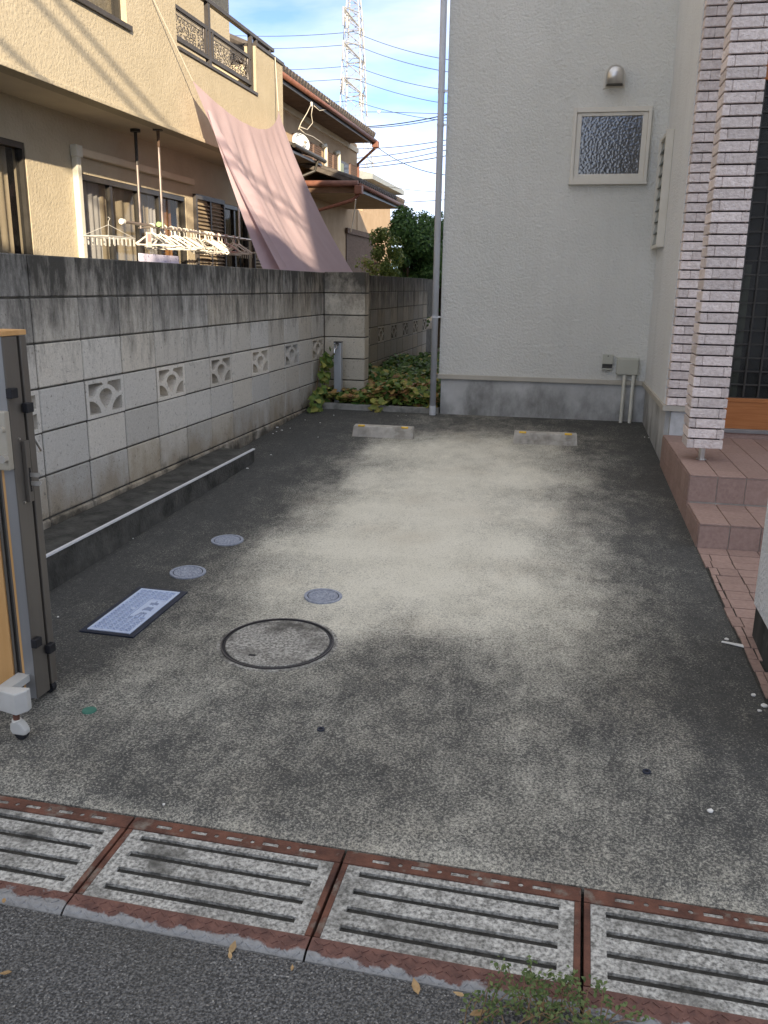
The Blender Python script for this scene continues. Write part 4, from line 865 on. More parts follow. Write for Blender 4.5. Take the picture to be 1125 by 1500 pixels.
# louvred shutters
for y0, y1, z1 in ((11.2, 12.17, 2.45), (13.3, 14.3, 2.3)):
    f_ = MB(); f_.box(XG, XG+.05, y0, y0+.04, .6, z1); f_.box(XG, XG+.05, y1-.04, y1, .6, z1); f_.box(XG, XG+.052, y0+.04, y1-.04, z1-.06, z1); f_.box(XG, XG+.045, (y0+y1)/2-.02, (y0+y1)/2+.02, .6, z1-.06); f_.box(XG, XG+.05, y0+.04, y1-.04, .6, .66)
    s_ = f_.build('louvre_shutter', 'dark_rail', ch); q = MB()
    for k in range(int((z1-.72)/.05)):
        z = .67+k*.05; q.hexa([(XG+.004, y0+.04, z+.03), (XG+.038, y0+.04, z), (XG+.038, y1-.04, z), (XG+.004, y1-.04, z+.03), (XG+.004, y0+.04, z+.036), (XG+.038, y0+.04, z+.008), (XG+.038, y1-.04, z+.008), (XG+.004, y1-.04, z+.036)])
    M['louvre_tan'] = M.get('louvre_tan') or mat('louvre_tan', (.32, .26, .18), (.38, .31, .22), scale=5, rough=.6)
    o = q.build('slats', 'louvre_tan', s_); o['kind'] = 'stuff'
# refrigerant duct
pz = onX(108, 222, XG).z; p0y = onX(112, 300, XG).y; p1y = onX(278, 258, XG).y
du = MB(); du.box(XG, XG+.07, p0y-.04, p0y+.04, .1, pz-.05); du.build('duct', 'pvc_cream', ch, bevel=.012); MB().box(XG, XG+.07, p0y+.05, p1y, pz-.035, pz+.045).build('duct', 'soffit', ch, bevel=.012); MB().box(XG, XG+.085, p0y-.05, p0y+.06, pz-.06, pz+.06).build('duct_elbow', 'pvc_cream', ch, bevel=.012)
# balcony rail with scrollwork panels
rl = thing('balcony_rail', 'dark metal balcony railing with two scrollwork panels on the cream house', 'railing', (XB-.05, 10.9, 3.785))
RX0, RX1 = XB-.085, XB-.04
ZM, ZB = 4.2, 3.885
MB().box(RX0-.01, RX1+.01, YO0, 12.66, 4.475, 4.52).build('top_rail', 'dark_rail', rl, bevel=.004)
MB().box(RX0, RX1, YO0+.02, YO1, ZM-.02, ZM+.02).build('middle_rail', 'dark_rail', rl); MB().box(RX0, RX1, YO0+.02, YO1, ZB-.02, ZB+.02).build('bottom_rail', 'dark_rail', rl)
yp = onX(312, 60, XB).y
for y, z0, z1 in ((YO0+.03, 3.785, 4.475), (yp, 3.785, 4.475), (YO1-.03, 3.785, 4.475), (YO1+.16, 4.4, 4.475), (12.5, 4.4, 4.475), (yp+.09, ZB+.02, ZM-.02), (yp-.09, ZB+.02, ZM-.02), (YO1-.12, ZB+.02, ZM-.02)):
    w_ = .03 if abs(y-yp) < .01 or abs(y-YO1+.03) < .01 else .018
    MB().box(RX0-.003, RX1+.003, y-w_, y+w_, z0, z1).build('post', 'dark_rail', rl)
MB().box(-5.0, RX0-.012, 12.6, 12.65, 4.435, 4.474).build('top_rail', 'dark_rail', rl)
M['iron_scroll'] = mat('iron_scroll', (.1, .095, .1), (.17, .16, .16), scale=30, rough=.4, metal=.4)
for a, b_ in ((YO0+.08, yp-.14), (yp+.14, YO1-.16)):
    fr = MB(); xx = XB-.06; z0, z1 = ZB+.03, ZM-.03
    fr.tube([(xx, a, z0), (xx, b_, z0), (xx, b_, z1), (xx, a, z1), (xx, a, z0)], .009, 6)
    fr.tube([(xx, a, z1-.045), (xx, b_, z1-.045)], .005, 6)
    pn = fr.build('panel_frame', 'iron_scroll', rl); sc = MB(); rr = random.Random(int(a*100))
    n_ = int((b_-a)/.085)
    for i in range(n_):
        for j in range(3):
            cy_, cz_ = a+.045+(b_-a-.09)*i/(n_-1), z0+.03+(z1-z0-.11)*j/2; s_ = 1 if (i+j) % 2 else -1; r_ = .045; ph = rr.uniform(0, 6)
            sc.tube([(xx+rr.uniform(-.01, .01), cy_+s_*r_*(1-t_/15)*math.cos(ph+t_*.62), cz_+r_*(1-t_/15)*math.sin(ph+t_*.62)) for t_ in range(14)], .0055, 5)
    for i in range(int((b_-a)/.03)): sc.tube([(xx, a+.015+i*.03, z1-.045), (xx, a+.015+i*.03+.014, z1)], .004, 4)
    o = sc.build('scrollwork', 'iron_scroll', pn); o['kind'] = 'stuff'
# things on the balcony
ac = thing('air_conditioner', 'cream air conditioner unit standing on the balcony behind the railing', 'air conditioner', (-5.3, 11.3, ZS+.09))
MB().box(-5.45, -5.1, 10.9, 11.7, ZS+.15, 3.72).build('case', 'white_plastic', ac, bevel=.02); MB().ring((0, 0), .19, .21, 0, .01, 24).build('fan_guard', 'bronze', ac).matrix_local = Matrix.Translation((.21, 0, .36)) @ Matrix.Rotation(math.pi/2, 4, 'Y') @ Matrix.Translation((5.3, -11.3, -(ZS+.09)))
for y in (11.0, 11.6): MB().box(-5.42, -5.13, y-.04, y+.04, ZS+.09, ZS+.149).build('foot', 'bronze', ac)
bw = thing('balcony_window', 'balcony window with a rust-red curtain behind the railing', 'window', (-5.69, 10.3, 3.1))
M['red_curtain'] = mat('red_curtain', (.4, .14, .08), (.47, .18, .11), scale=3, rough=.9)
b2 = MB(); b2.box(-5.70, -5.66, 9.6, 9.64, 3.1, 5.0); b2.box(-5.70, -5.66, 11.2, 11.24, 3.1, 5.0); b2.box(-5.70, -5.661, 9.64, 11.2, 4.95, 5.0); b2.box(-5.70, -5.655, 10.38, 10.44, 3.1, 4.95); b2.build('frame', 'bronze', bw)
curtain('curtain', 'white_curtain', -5.685, 9.65, 10.2, 3.12, 4.95, bw, 4, .008); curtain('curtain', 'red_curtain', -5.683, 10.2, 10.6, 3.12, 4.95, bw, 3, .008); curtain('curtain', 'room_shade', -5.684, 10.6, 11.2, 3.12, 4.95, bw, 3, .004)  # the last is a dark sheet painting the unlit room, no cloth
for a, b_ in ((9.64, 10.38), (10.44, 11.2)): MB().box(-5.668, -5.664, a, b_, 3.1, 4.95).build('pane', 'glass', bw)

# ---- laundry under the balcony
LX = -4.72; la, lb = onX(180, 330, LX), onX(388, 351, LX); LZ = (la.z+lb.z)/2
for px, py, lab, dark in ((198, 189, 'ceiling hanger pole with a dark upper sleeve under the balcony', True), (231, 187, 'slim bare ceiling hanger pole under the balcony', False), (348, 268, 'ceiling hanger pole close to the mauve sail', False)):
    P = onZ(px, py, ZS) if px < 300 else Vector((LX, onX(350, 320, LX).y, ZS))
    t = thing('hanger_pole', lab, 'pole', (P.x, P.y, LZ), 'laundry poles under the balcony')
    MB().disc((P.x, P.y), .055, ZS-.03, ZS-.001, 18).build('ceiling_cap', 'bronze', t)
    MB().tube([(P.x, P.y, LZ-.02), (P.x, P.y, ZS-.03)], .014, 10).build('tube', 'pole_steel', t)
    if dark: MB().tube([(P.x, P.y, 2.55), (P.x, P.y, ZS-.03)], .018, 10).build('sleeve', 'bronze', t)
    else: MB().tube([(P.x, P.y, 2.72), (P.x, P.y, ZS-.03)], .0165, 10).build('sleeve', 'brown_wood', t)
    MB().tube([(P.x-.03, P.y, LZ-.012), (LX+.1, P.y, LZ-.012)], .008, 8).build('arm', 'pole_steel', t)
lp = thing('laundry_rod', 'horizontal steel laundry rod hung with hangers above the block wall', 'rod', (LX, la.y, LZ))
MB().tube([(LX, la.y, LZ), (LX, lb.y, LZ)], .016, 10).build('rod', 'pole_steel', lp); MB().tube([(LX, la.y-.03, LZ), (LX, la.y+.02, LZ)], .03, 12).build('end_knob', 'white_plastic', lp); MB().tube([(LX+.05, 9.15, LZ+.02), (LX+.05, 9.24, LZ+.02)], .028, 10).build('clip', 'green_plastic', lp)
def hanger_proto(name, label, mt, w_, h_, r_):
    t = thing(name, label, 'hanger', (LX, 9.5, LZ), 'clothes hangers on the rod')
    hk = MB(); hk.tube([(LX+.022*math.cos(a), 9.5, LZ-.0+.022*math.sin(a)) for a in [math.pi*k/7-.3 for k in range(9)]] + [(LX, 9.5, LZ-.035), (LX, 9.5, LZ-.075)], r_*.7, 6); hk.build('hook', mt, t)
    z = LZ-.075; by = MB(); by.tube([(LX, 9.5, z), (LX-w_*.55, 9.5, z-h_*.5), (LX-w_, 9.5, z-h_), (LX-w_+.02, 9.5, z-h_-.012), (LX+w_-.02, 9.5, z-h_-.012), (LX+w_, 9.5, z-h_), (LX+w_*.55, 9.5, z-h_*.5), (LX, 9.5, z)], r_, 6); by.build('body', mt, t)
    return t
protos = [hanger_proto('clothes_hanger', 'white plastic clothes hanger crowded with others on the laundry rod', 'white_plastic', .2, .12, .009), hanger_proto('clothes_hanger', 'pink plastic clothes hanger toward the mauve sail end of the rod', 'pink_plastic', .19, .12, .009)]
ya, yb = onX(222, 345, LX).y, onX(352, 350, LX).y
for i in range(30):
    pk = 1 if i in (20, 23, 26) else 0; y = ya+(yb-ya)*(i/29)+rng.uniform(-.08, .08)
    c_ = protos[pk]
    if not c_.get('used'): c_['used'] = 1
    else: c_ = copy_tree(c_)
    c_.location = (LX, y, LZ); c_.rotation_euler = (0, 0, rng.uniform(-1.3, 1.3)+(.8 if i % 3 == 0 else 0)); c_.scale = [rng.uniform(.85, 1.15)]*3
for p_ in protos: 
    if 'used' in p_: del p_['used']
for o in list(COL.objects):
    if 'used' in o: del o['used']
for y0, lab, mt in ((onX(160, 345, LX).y, 'folding peg frame hanging at the knob end of the rod', 'grey_plastic'), (onX(372, 355, LX).y, 'folding peg frame hanging beside the mauve sail', 'champagne'), (onX(310, 350, LX).y, 'white peg frame crowded with pegs among the hangers', 'white_plastic')):
    t = thing('peg_frame', lab, 'peg hanger', (LX, y0, LZ), 'peg frames on the rod'); z = LZ-.17; f_ = MB()
    f_.tube([(LX-.14, y0-.26, z), (LX+.14, y0-.26, z), (LX+.14, y0+.26, z), (LX-.14, y0+.26, z), (LX-.14, y0-.26, z)], .007, 6); f_.tube([(LX, y0-.26, z), (LX, y0+.26, z)], .006, 6); f_.build('frame', mt, t)
    ck = MB(); [ck.tube([(LX+a*.14, y0+b_*.26, z), (LX, y0, LZ-.05)], .003, 5) for a in (-1, 1) for b_ in (-1, 1)]; ck.tube([(LX, y0, LZ-.05), (LX, y0, LZ-.02), (LX+.02, y0, LZ+.01), (LX, y0, LZ+.024)], .004, 6); ck.build('chains', mt, t)
    pm = shared_block('peg', .012, .02, .07, .003)
    for k in range(16):
        if k < 14: xx, yy = LX+(-.14, 0.14)[k % 2], y0-.24+.08*(k//2)
        else: xx, yy = LX, y0-.1+.2*(k-14)
        piece('peg', pm, (xx, yy, z-.045), t, mt)
ca, cb = onX(203, 370, LX+.1), onX(262, 372, LX+.1)
tw = MB(); n_ = 20; vs = []
for i in range(n_+1):
    y = ca.y+(cb.y-ca.y)*i/n_
    for z in (1.2, ca.z-.005): vs.append((LX+.1+.012*math.sin(i*1.1), y, z))
tw.add(vs, [(2*i, 2*i+2, 2*i+3, 2*i+1) for i in range(n_)]); o = tw.build('towel', 'towel', smooth=True); o.modifiers.new('thick', 'SOLIDIFY').thickness = .006
tag(o, 'lilac patterned towel hanging below the clothes hangers', 'towel')
tc_ = onX(218, 350, LX+.05)
t = thing('care_card', 'white plastic card hanging in front of the hangers', 'card', (LX+.05, tc_.y, tc_.z)); MB().box(LX+.045, LX+.055, tc_.y-.055, tc_.y+.055, tc_.z-.09, tc_.z+.07).build('card', 'white_plastic', t, bevel=.004); MB().box(LX+.0555, LX+.0565, tc_.y-.035, tc_.y+.035, tc_.z-.03, tc_.z+.05).build('print', 'pink_plastic', t)

# ---- sun sail
A = onX(282, 118, -4.36); B = onX(408, 163, -4.36); SXL = -3.22
Cc = onX(412, 393, SXL); D = onX(521, 398, SXL); A, B, Cc, D = [Vector(q) for q in (A, B, Cc, D)]
ext = .12; Cc = Cc+(Cc-A)*ext; D = D+(D-B)*ext
sl = thing('sun_sail', 'mauve fabric sun sail stretched from the balcony down behind the block wall', 'sun sail', tuple((Cc+D)/2))
mb = MB(); nu, nv = 60, 60; vs = []
nrm = (B-A).cross(Cc-A).normalized()
if nrm.x < 0: nrm = -nrm
for j in range(nv+1):
    t_ = j/nv
    for i in range(nu+1):
        s_ = i/nu; top = A.lerp(B, s_); bot = Cc.lerp(D, s_)
        sag = .155*4*s_*(1-s_); tt = sag+(1-sag)*t_
        p = top.lerp(bot, tt); edge = 4*t_*(1-t_)
        p += (B-A).normalized()*(.12*edge*(1-s_)**2*1.0 - .06*edge*s_**2)
        w_ = (1-t_)**.6*.5+.5*math.exp(-((t_-.45)/.35)**2)
        q = s_*(1-.35*t_)+.12*t_
        d = .016*math.sin(34*q+5*t_)*w_ + .02*math.sin(15*q-3*t_+1)*w_ + .012*math.sin(61*q+2+3*t_)*(1-t_)**1.2 + .006*math.sin(97*q-4*t_)*w_
        d *= min(1, 5*t_+.15)*min(1, 6*s_+.1, 6*(1-s_)+.1)
        p += nrm*(d-.22*4*t_*(1-t_)*(.4+s_*(1-s_)))
        vs.append(tuple(p))
mb.add(vs, [(j*(nu+1)+i, j*(nu+1)+i+1, (j+1)*(nu+1)+i+1, (j+1)*(nu+1)+i) for j in range(nv) for i in range(nu)])
mb.build('cloth', 'sail', sl, smooth=True)
f0, f2 = onX(313, 198, -4.05), onX(441, 396, SXL); f2 = f2+(f2-Vector(f0))*ext
L_ = [Vector(vs[j*(nu+1)]) for j in range(nv+1)]
fm = MB(); rows = []
for j in range(8, nv+1):
    a = L_[j]+nrm*.03; f_ = (j-8)/(nv-8); wd = (f2-Cc).length*f_
    b_ = Vector(vs[j*(nu+1)+min(nu, int(.02*nu+f_*.30*nu))])+nrm*.045; mid_ = a.lerp(b_, .5)+nrm*(.03*f_)
    a = a - nrm*(.25*f_) + Vector((0, 0, -.0))
    rows += [tuple(a), tuple(mid_), tuple(b_)]
k_ = len(rows)//3
fm.add(rows, [(3*i+c_, 3*i+c_+1, 3*i+c_+4, 3*i+c_+3) for i in range(k_-1) for c_ in (0, 1)]); fm.build('turned_edge', 'sail', sl, smooth=True)
ra = onX(225, 0, XB+.03); ra = Vector(A)+(Vector(ra)-Vector(A))*1.5
MB().tube([tuple(A), tuple(ra)], .006, 6).build('rope', 'white_cable', sl); MB().tube([tuple(B), tuple(onX(403, 84, XB+.03))], .006, 6).build('rope', 'white_cable', sl)

# ================================================================== tan house with brown roofs, farther along the wall
X2, XW2 = -6.2, -6.95
e0, e1 = onX(415, 104, X2), onX(548, 212, X2); EZ = (e0.z+e1.z)/2; EY0, EY1 = e0.y-1.6, e1.y
cw = onX(523, 250, XW2).y
th = thing('tan_house', 'tan two-storey house with brown tiled eaves behind the cream house', 'house', (-8.5, 21, 0))
LE = -5.25; l0 = onX(525, 270, LE); l1 = onX(592, 304, LE); LZ2 = (l0.z+l1.z)/2
MB().box(-12, XW2, 15.5, cw, -.1, EZ+.05).build('wall', 'tan_wall', th)
MB().box(-12, XW2+.02, cw, 31.5, -.1, LZ2+.02).build('wing_wall', 'tan_wall', th)
def roof_slab(x_e, x_r, y0, y1, z, pitch, th_=.1):
    dz = (x_e-x_r)*math.tan(R(pitch)); return MB().hexa([(x_r, y0, z+dz), (x_e, y0, z), (x_e, y1, z), (x_r, y1, z+dz), (x_r, y0, z+dz+th_), (x_e, y0, z+th_), (x_e, y1, z+th_), (x_r, y1, z+dz+th_)])
rf = roof_slab(X2, -11, EY0, EY1, EZ+.0, 22, .08).build('upper_roof', 'roof_tile', th)
ts = MB(); n_ = int((EY1-EY0)/.2)
for i in range(n_): y = EY0+.1+i*.2; ts.tube([(X2+.04, y, EZ+.13), (X2-1.2, y, EZ+.13+1.24*math.tan(R(22)))], .075, 8)
o = ts.build('eave_tiles', 'roof_tile', rf); o['kind'] = 'stuff'
MB().box(X2-.02, X2-.0005, EY0, EY1, EZ-.13, EZ-.001).build('fascia', 'bronze', th); MB().box(XW2-.05, X2-.021, EY0, EY1-.02, EZ-.06, EZ-.03).build('eave_soffit', 'brown_wood', th)
MB().box(XW2, XW2+.05, 15.5, cw, EZ-.2, EZ-.065).build('frieze', 'soffit', th)
MB().tube([(X2+.055, EY0, EZ-.0), (X2+.055, EY1+.03, EZ-.03)], .055, 10).build('gutter', 'rust_gutter', th, smooth=True)
gx_, gy_ = X2+.055, EY1-.05
MB().tube([(gx_, gy_, EZ-.03), (gx_, gy_, EZ-.2), (XW2+.06, cw-.1, EZ-.5), (XW2+.06, cw-.1, LZ2+.3)], .04, 8).build('downpipe', 'rust_gutter', th); MB().box(gx_-.09, gx_+.09, gy_-.09, gy_+.09, EZ-.2, EZ-.02).build('rainwater_head', 'rust_gutter', th, bevel=.02)
# windows and screens on the upper wall
def panel2(px0, py0, px1, py1, mt, name, d=.05, par=None):
    a, b_ = onX(px0, py0, XW2+d), onX(px1, py1, XW2+d); z0, z1 = sorted((a.z, b_.z)); y0, y1 = sorted((a.y, b_.y)); return MB().box(XW2-.01, XW2+d, y0, y1, z0, z1).build(name, mt, par or th), (y0, y1, z0, z1)
def screen(px0, pyt, px1, pyb, name='lattice_screen'):
    o, (y0, y1, z0, z1) = panel2(px0, pyt, px1, pyb, 'lattice', name, .05); q = MB()
    for k in range(int((z1-z0)/.045)): q.box(XW2+.0505, XW2+.062, y0, y1, z0+.02+k*.045, z0+.038+k*.045)
    s_ = q.build('slats', 'brown_wood', o); s_['kind'] = 'stuff'; return o
zt, zb = onX(447, 205, XW2).z, onX(489, 262, XW2).z
def scr(pa, pb, py, z0=None, z1=None):
    ya_, yb_ = onX(pa, py, XW2).y, onX(pb, py, XW2).y; z0 = z0 or zb; z1 = z1 or zt
    o = MB().box(XW2-.01, XW2+.05, ya_, yb_, z0, z1).build('lattice_screen', 'lattice', th); q = MB()
    for k in range(int((z1-z0)/.05)): q.box(XW2+.0505, XW2+.064, ya_+.02, yb_-.02, z0+.02+k*.05, z0+.04+k*.05)
    s_ = q.build('slats', 'brown_wood', o); s_['kind'] = 'stuff'
scr(428, 440, 215); scr(442, 455, 215); scr(457, 468, 225); scr(478, 484, 235); scr(486, 491, 240); scr(511, 520, 252)
ya_, yb_ = onX(494, 245, XW2).y, onX(509, 250, XW2).y
wn = MB().box(XW2-.01, XW2+.04, ya_, yb_, zb+.05, zt-.05).build('window', 'bronze', th); MB().box(XW2+.0405, XW2+.046, ya_+.06, (ya_+yb_)/2-.03, zb+.12, zt-.12).build('pane', 'milky', wn); MB().box(XW2+.0405, XW2+.046, (ya_+yb_)/2+.03, yb_-.06, zb+.12, zt-.12).build('pane', 'door_glass', wn)
for pa in (473, 492.5): y_ = onX(pa, 235, XW2).y; MB().tube([(XW2+.05, y_-.25, zt+.05), (XW2+.09, y_-.05, zt+.1), (XW2+.08, y_, zt-.05), (XW2+.08, y_, zb-.05)], .05, 8).build('vent_duct', 'pvc_cream', th, smooth=True)
# lower roof wrapping the corner
lr = roof_slab(LE, XW2-.1, l0.y, l1.y, LZ2, 18, .09).build('lower_roof', 'roof_tile', th)
ts = MB(); n_ = int((l1.y-l0.y)/.2)
for i in range(n_): y = l0.y+.1+i*.2; ts.tube([(LE+.03, y, LZ2+.1), (LE-.9, y, LZ2+.1+.93*math.tan(R(18)))], .07, 8)
o = ts.build('eave_tiles', 'roof_tile', lr); o['kind'] = 'stuff'
MB().box(XW2+.1, LE-.03, l0.y-.06, l0.y-.002, LZ2-.16, LZ2+.02).build('end_board', 'brown_wood', th); MB().box(LE-.025, LE-.001, l0.y, l1.y, LZ2-.12, LZ2-.001).build('fascia', 'bronze', th); MB().box(XW2, LE-.026, l0.y, l1.y-.03, LZ2-.07, LZ2-.045).build('eave_soffit', 'tan_wall', th)
MB().tube([(XW2-.3, l0.y-.12, LZ2+.06), (LE+.02, l0.y-.12, LZ2+.03)], .07, 10).build('gutter', 'rust_gutter', th, smooth=True); MB().tube([(LE+.06, l0.y-.1, LZ2+.0), (LE+.06, l1.y, LZ2-.03)], .05, 10).build('gutter', 'rust_gutter', th, smooth=True)
MB().box(LE-.05, LE+.13, l0.y-.2, l0.y-.02, LZ2-.2, LZ2-.01).build('rainwater_head', 'rust_gutter', th, bevel=.02)
MB().tube([(LE+.04, l0.y-.1, LZ2-.2), (LE-.1, l0.y-.1, LZ2-.32), (XW2+.12, l0.y-.1, LZ2-.72), (XW2+.1, l0.y-.1, 0)], .045, 8).build('downpipe', 'rust_gutter', th)
# ground floor of the wing: timber lintel, posts, dark sheet standing in for an opening's shade
oy0, oy1 = onX(505, 330, XW2).y, onX(548, 340, XW2).y
MB().box(XW2+.021, XW2+.09, oy0, oy1+.3, LZ2-.75, LZ2-.6).build('lintel', 'brown_wood', th); MB().box(XW2+.0205, XW2+.03, oy0+.1, oy1, .4, LZ2-.751).build('opening_shade', 'brown_wood', th); MB().box(XW2+.0312, XW2+.13, oy1, oy1+.14, -.05, LZ2-.752).build('post', 'brown_wood', th)
for a in (.2, .85): MB().box(XW2+.0206, XW2+.1, l0.y-1.0+a, l0.y-1.0+a+.55, .3, 1.95).build('lattice_screen', 'lattice', th)
# small dark canopy and dish
cn = onX(470, 238, -6.3); cny0, cny1, cnz = onX(424, 200, -6.3).y, cn.y, cn.z+.05
cpy = thing('window_canopy', 'small dark tiled canopy under the screened windows of the tan house', 'canopy', (-6.6, (cny0+cny1)/2, cnz))
roof_slab(-6.25, XW2+.01, cny0, cny1, cnz, 16, .06).build('roof', 'roof_tile', cpy); MB().box(XW2+.002, -6.26, cny0+.01, cny1-.01, cnz-.14, cnz-.09).build('soffit', 'bronze', cpy); MB().tube([(-6.2, cny0, cnz), (-6.2, cny1, cnz-.03)], .05, 8).build('gutter', 'bronze', cpy); MB().tube([(-6.2, cny1-.5, cnz-.03), (-6.3, cny1-.5, cnz-.3), (XW2+.08, cny1-.9, cnz-.6)], .035, 8).build('downpipe', 'bronze', cpy)
dc = onX(440, 210, -6.35)
ds = thing('satellite_dish', 'pale grey satellite dish mounted above the dark canopy', 'satellite dish', (-6.6, dc.y, cnz+.1)); rings = []; dn = Vector((.62, -.62, .42)).normalized(); da = dn.cross(Vector((0, 0, 1))).normalized(); db = dn.cross(da); vs = []
for j in range(6):
    r_ = .21*j/5
    for k in range(24): a = 2*math.pi*k/24; vs.append(tuple(Vector(dc)+da*r_*math.cos(a)+db*r_*1.1*math.sin(a)+dn*(r_*r_*.9)))
q = MB().add(vs, [(j*24+k, j*24+(k+1) % 24, (j+1)*24+(k+1) % 24, (j+1)*24+k) for j in range(5) for k in range(24)]).build('reflector', 'dish', ds, smooth=True); q.modifiers.new('thick', 'SOLIDIFY').thickness = .012
fp = Vector(dc)+dn*.34-Vector((0, 0, .12)); MB().tube([tuple(Vector(dc)-Vector((0, 0, .28))), tuple(fp)], .015, 6).build('feed_arm', 'dish', ds); MB().tube([tuple(fp), tuple(fp-dn*.09)], .035, 10).build('feed_horn', 'white_plastic', ds); MB().tube([tuple(Vector(dc)-dn*.04), (XW2+.03, dc.y, dc.z-.1)], .022, 8).build('bracket', 'dish', ds)
# drooping service cables on the tan house
sc0 = onX(456, 152, X2+.02)
sc_ = thing('service_cables', 'loose pale service cables looping down from the upper eave', 'cable', tuple(sc0))
for pts in (((456, 152), (450, 165), (441, 180), (437, 190)), ((458, 155), (456, 168), (458, 180), (450, 190), (440, 186)), ((460, 155), (468, 162), (480, 160), (484, 152), (478, 146)), ((438, 188), (447, 196), (458, 200), (470, 208), (478, 216))):
    MB().tube([tuple(onX(a, b_, X2+.05-.2*(b_-150)/60)) for a, b_ in pts], .009, 6).build('cable', 'white_cable', sc_, smooth=True)
MB().box(sc0.x-.02, sc0.x+.03, sc0.y-.035, sc0.y+.035, sc0.z-.06, sc0.z+.04).build('insulator', 'dish', sc_, bevel=.02)
dw = thing('drop_cable', 'white cable hanging from the lower eave of the tan house', 'cable', tuple(onX(520, 290, LE+.1))); MB().tube([tuple(onX(521, 292, LE+.1)), tuple(onX(518, 318, LE)), tuple(onX(514, 340, LE-.1))], .014, 6).build('cable', 'white_cable', dw)
fh = thing('far_house', 'distant house with low grey gabled roof beside the pylon', 'house', tuple(onY(533, 300, 45)*1.0))
p0, p1, p2, p3 = onY(515, 262, 45), onY(546, 262, 45), onY(541, 257, 45), onY(520, 246, 45)
MB().prism([(p0.x-3, 45, p1.z), (p1.x, 45, p1.z), (p1.x, 45, p1.z+.25), (p0.x-1.2, 45, p3.z+.3), (p0.x-3, 45, p3.z+.3)], (0, 8, 0)).build('roof', 'slat_grey', fh); MB().box(p0.x-3, p1.x-.6, 45.3, 52, 0, p1.z-.01).build('wall', 'tan_wall', fh)

# ================================================================== shrubs and trees beyond the wall
def shrub(name, label, cat, x, y, z_lo, z_hi, rx, ry, n, size, mt, seed, trunk_r=.03, grp=None, rk=1.1):
    t = thing(name, label, cat, (x, y, -.06), grp); rr = random.Random(seed)
    cl = [(Vector((x+rr.uniform(-1, 1)*rx*.75, y+rr.uniform(-1, 1)*ry*.75, z_lo+(z_hi-z_lo)*rr.uniform(.08, .92))), rr.uniform(.28, .5)*min(rx, (z_hi-z_lo)/2)*rk) for _ in range(26)]
    def fn(r_):
        c_, rad = r_.choice(cl); d = Vector((r_.gauss(0, 1), r_.gauss(0, 1), r_.gauss(0, 1))).normalized(); return c_+d*rad*r_.uniform(.65, 1.08), d
    leaf_obj('crown', mt, blob_leaves(n, fn, size, seed), t)
    b_ = MB(); b_.tube([(x, y, -.06), (x+.03, y, z_lo+.2), (x-.02, y+.02, (z_lo+z_hi)/2)], [trunk_r, trunk_r*.8, trunk_r*.4], 7)
    for c_, rad in cl[::2]: b_.tube([(x, y, z_lo*.6), tuple(c_*.5+Vector((x, y, z_lo))*.5), tuple(c_)], [trunk_r*.5, trunk_r*.3, trunk_r*.12], 5)
    b_.build('trunk', 'bark', t); return t
P = onY(607, 350, 17.5); zt_ = onY(600, 297, 17.5).z; shrub('evergreen_tree', 'dense dark green tree rising over the far block wall', 'tree', P.x+.02, 17.5, .5, zt_-.12, .56, .6, 24000, .075, 'tree_leaf', 3, .07)
P = onY(632, 350, 19.5); shrub('evergreen_tree', 'dark tree half hidden behind the grey downpipe', 'tree', P.x+.25, 19.5, .5, onY(630, 305, 19.5).z, .6, .6, 8000, .08, 'tree_leaf', 31, .07)
P = onY(566, 360, 15); shrub('light_bush', 'light green bush between tan house and dark tree', 'shrub', P.x, 15, .5, onY(566, 330, 15).z, .2, .25, 4200, .06, 'light_leaf', 4, rk=1.7)
P = onY(540, 385, 12.6); shrub('low_shrub', 'small yellow-green shrub peeping over the wall beside the buttress', 'shrub', P.x, 12.6, .6, onY(540, 376, 12.6).z, .15, .2, 2200, .05, 'bright_leaf', 5, rk=1.8)

# ================================================================== pylon and wires
PY, PX = 150., -39.9
pt = thing('transmission_pylon', 'tall white lattice transmission pylon behind the roofs', 'pylon', (PX, PY, 0))
prof = [(0, 5.6), (8, 4.6), (19.7, 3.0), (29.4, 1.85), (36, 1.6), (44.2, 1.1), (52, .35)]
def pw_(z):
    for (a, wa), (b_, wb) in zip(prof, prof[1:]):
        if a <= z <= b_: return wa+(wb-wa)*(z-a)/(b_-a)
    return prof[-1][1]
for sx in (-1, 1):
    for sy in (-1, 1): MB().tube([(PX+sx*w_, PY+sy*w_, z) for z, w_ in prof], .1, 6).build('leg', 'galv', pt)
br = MB(); z = 2.
while z < 51:
    h = max(1.2, pw_(z)*1.5); z2 = min(52, z+h)
    for (ax, ay), (bx, by) in (((-1, -1), (1, -1)), ((1, -1), (1, 1)), ((1, 1), (-1, 1)), ((-1, 1), (-1, -1))):
        w1, w2 = pw_(z), pw_(z2); br.tube([(PX+ax*w1, PY+ay*w1, z), (PX+bx*w2, PY+by*w2, z2)], .045, 4); br.tube([(PX+bx*w1, PY+by*w1, z), (PX+ax*w2, PY+ay*w2, z2)], .045, 4); br.tube([(PX+ax*w2, PY+ay*w2, z2), (PX+bx*w2, PY+by*w2, z2)], .045, 4)
    z = z2
o = br.build('bracing', 'galv', pt); o['kind'] = 'stuff'
arms = [onY(518, y_, PY).z for y_ in (28, 76, 126)]
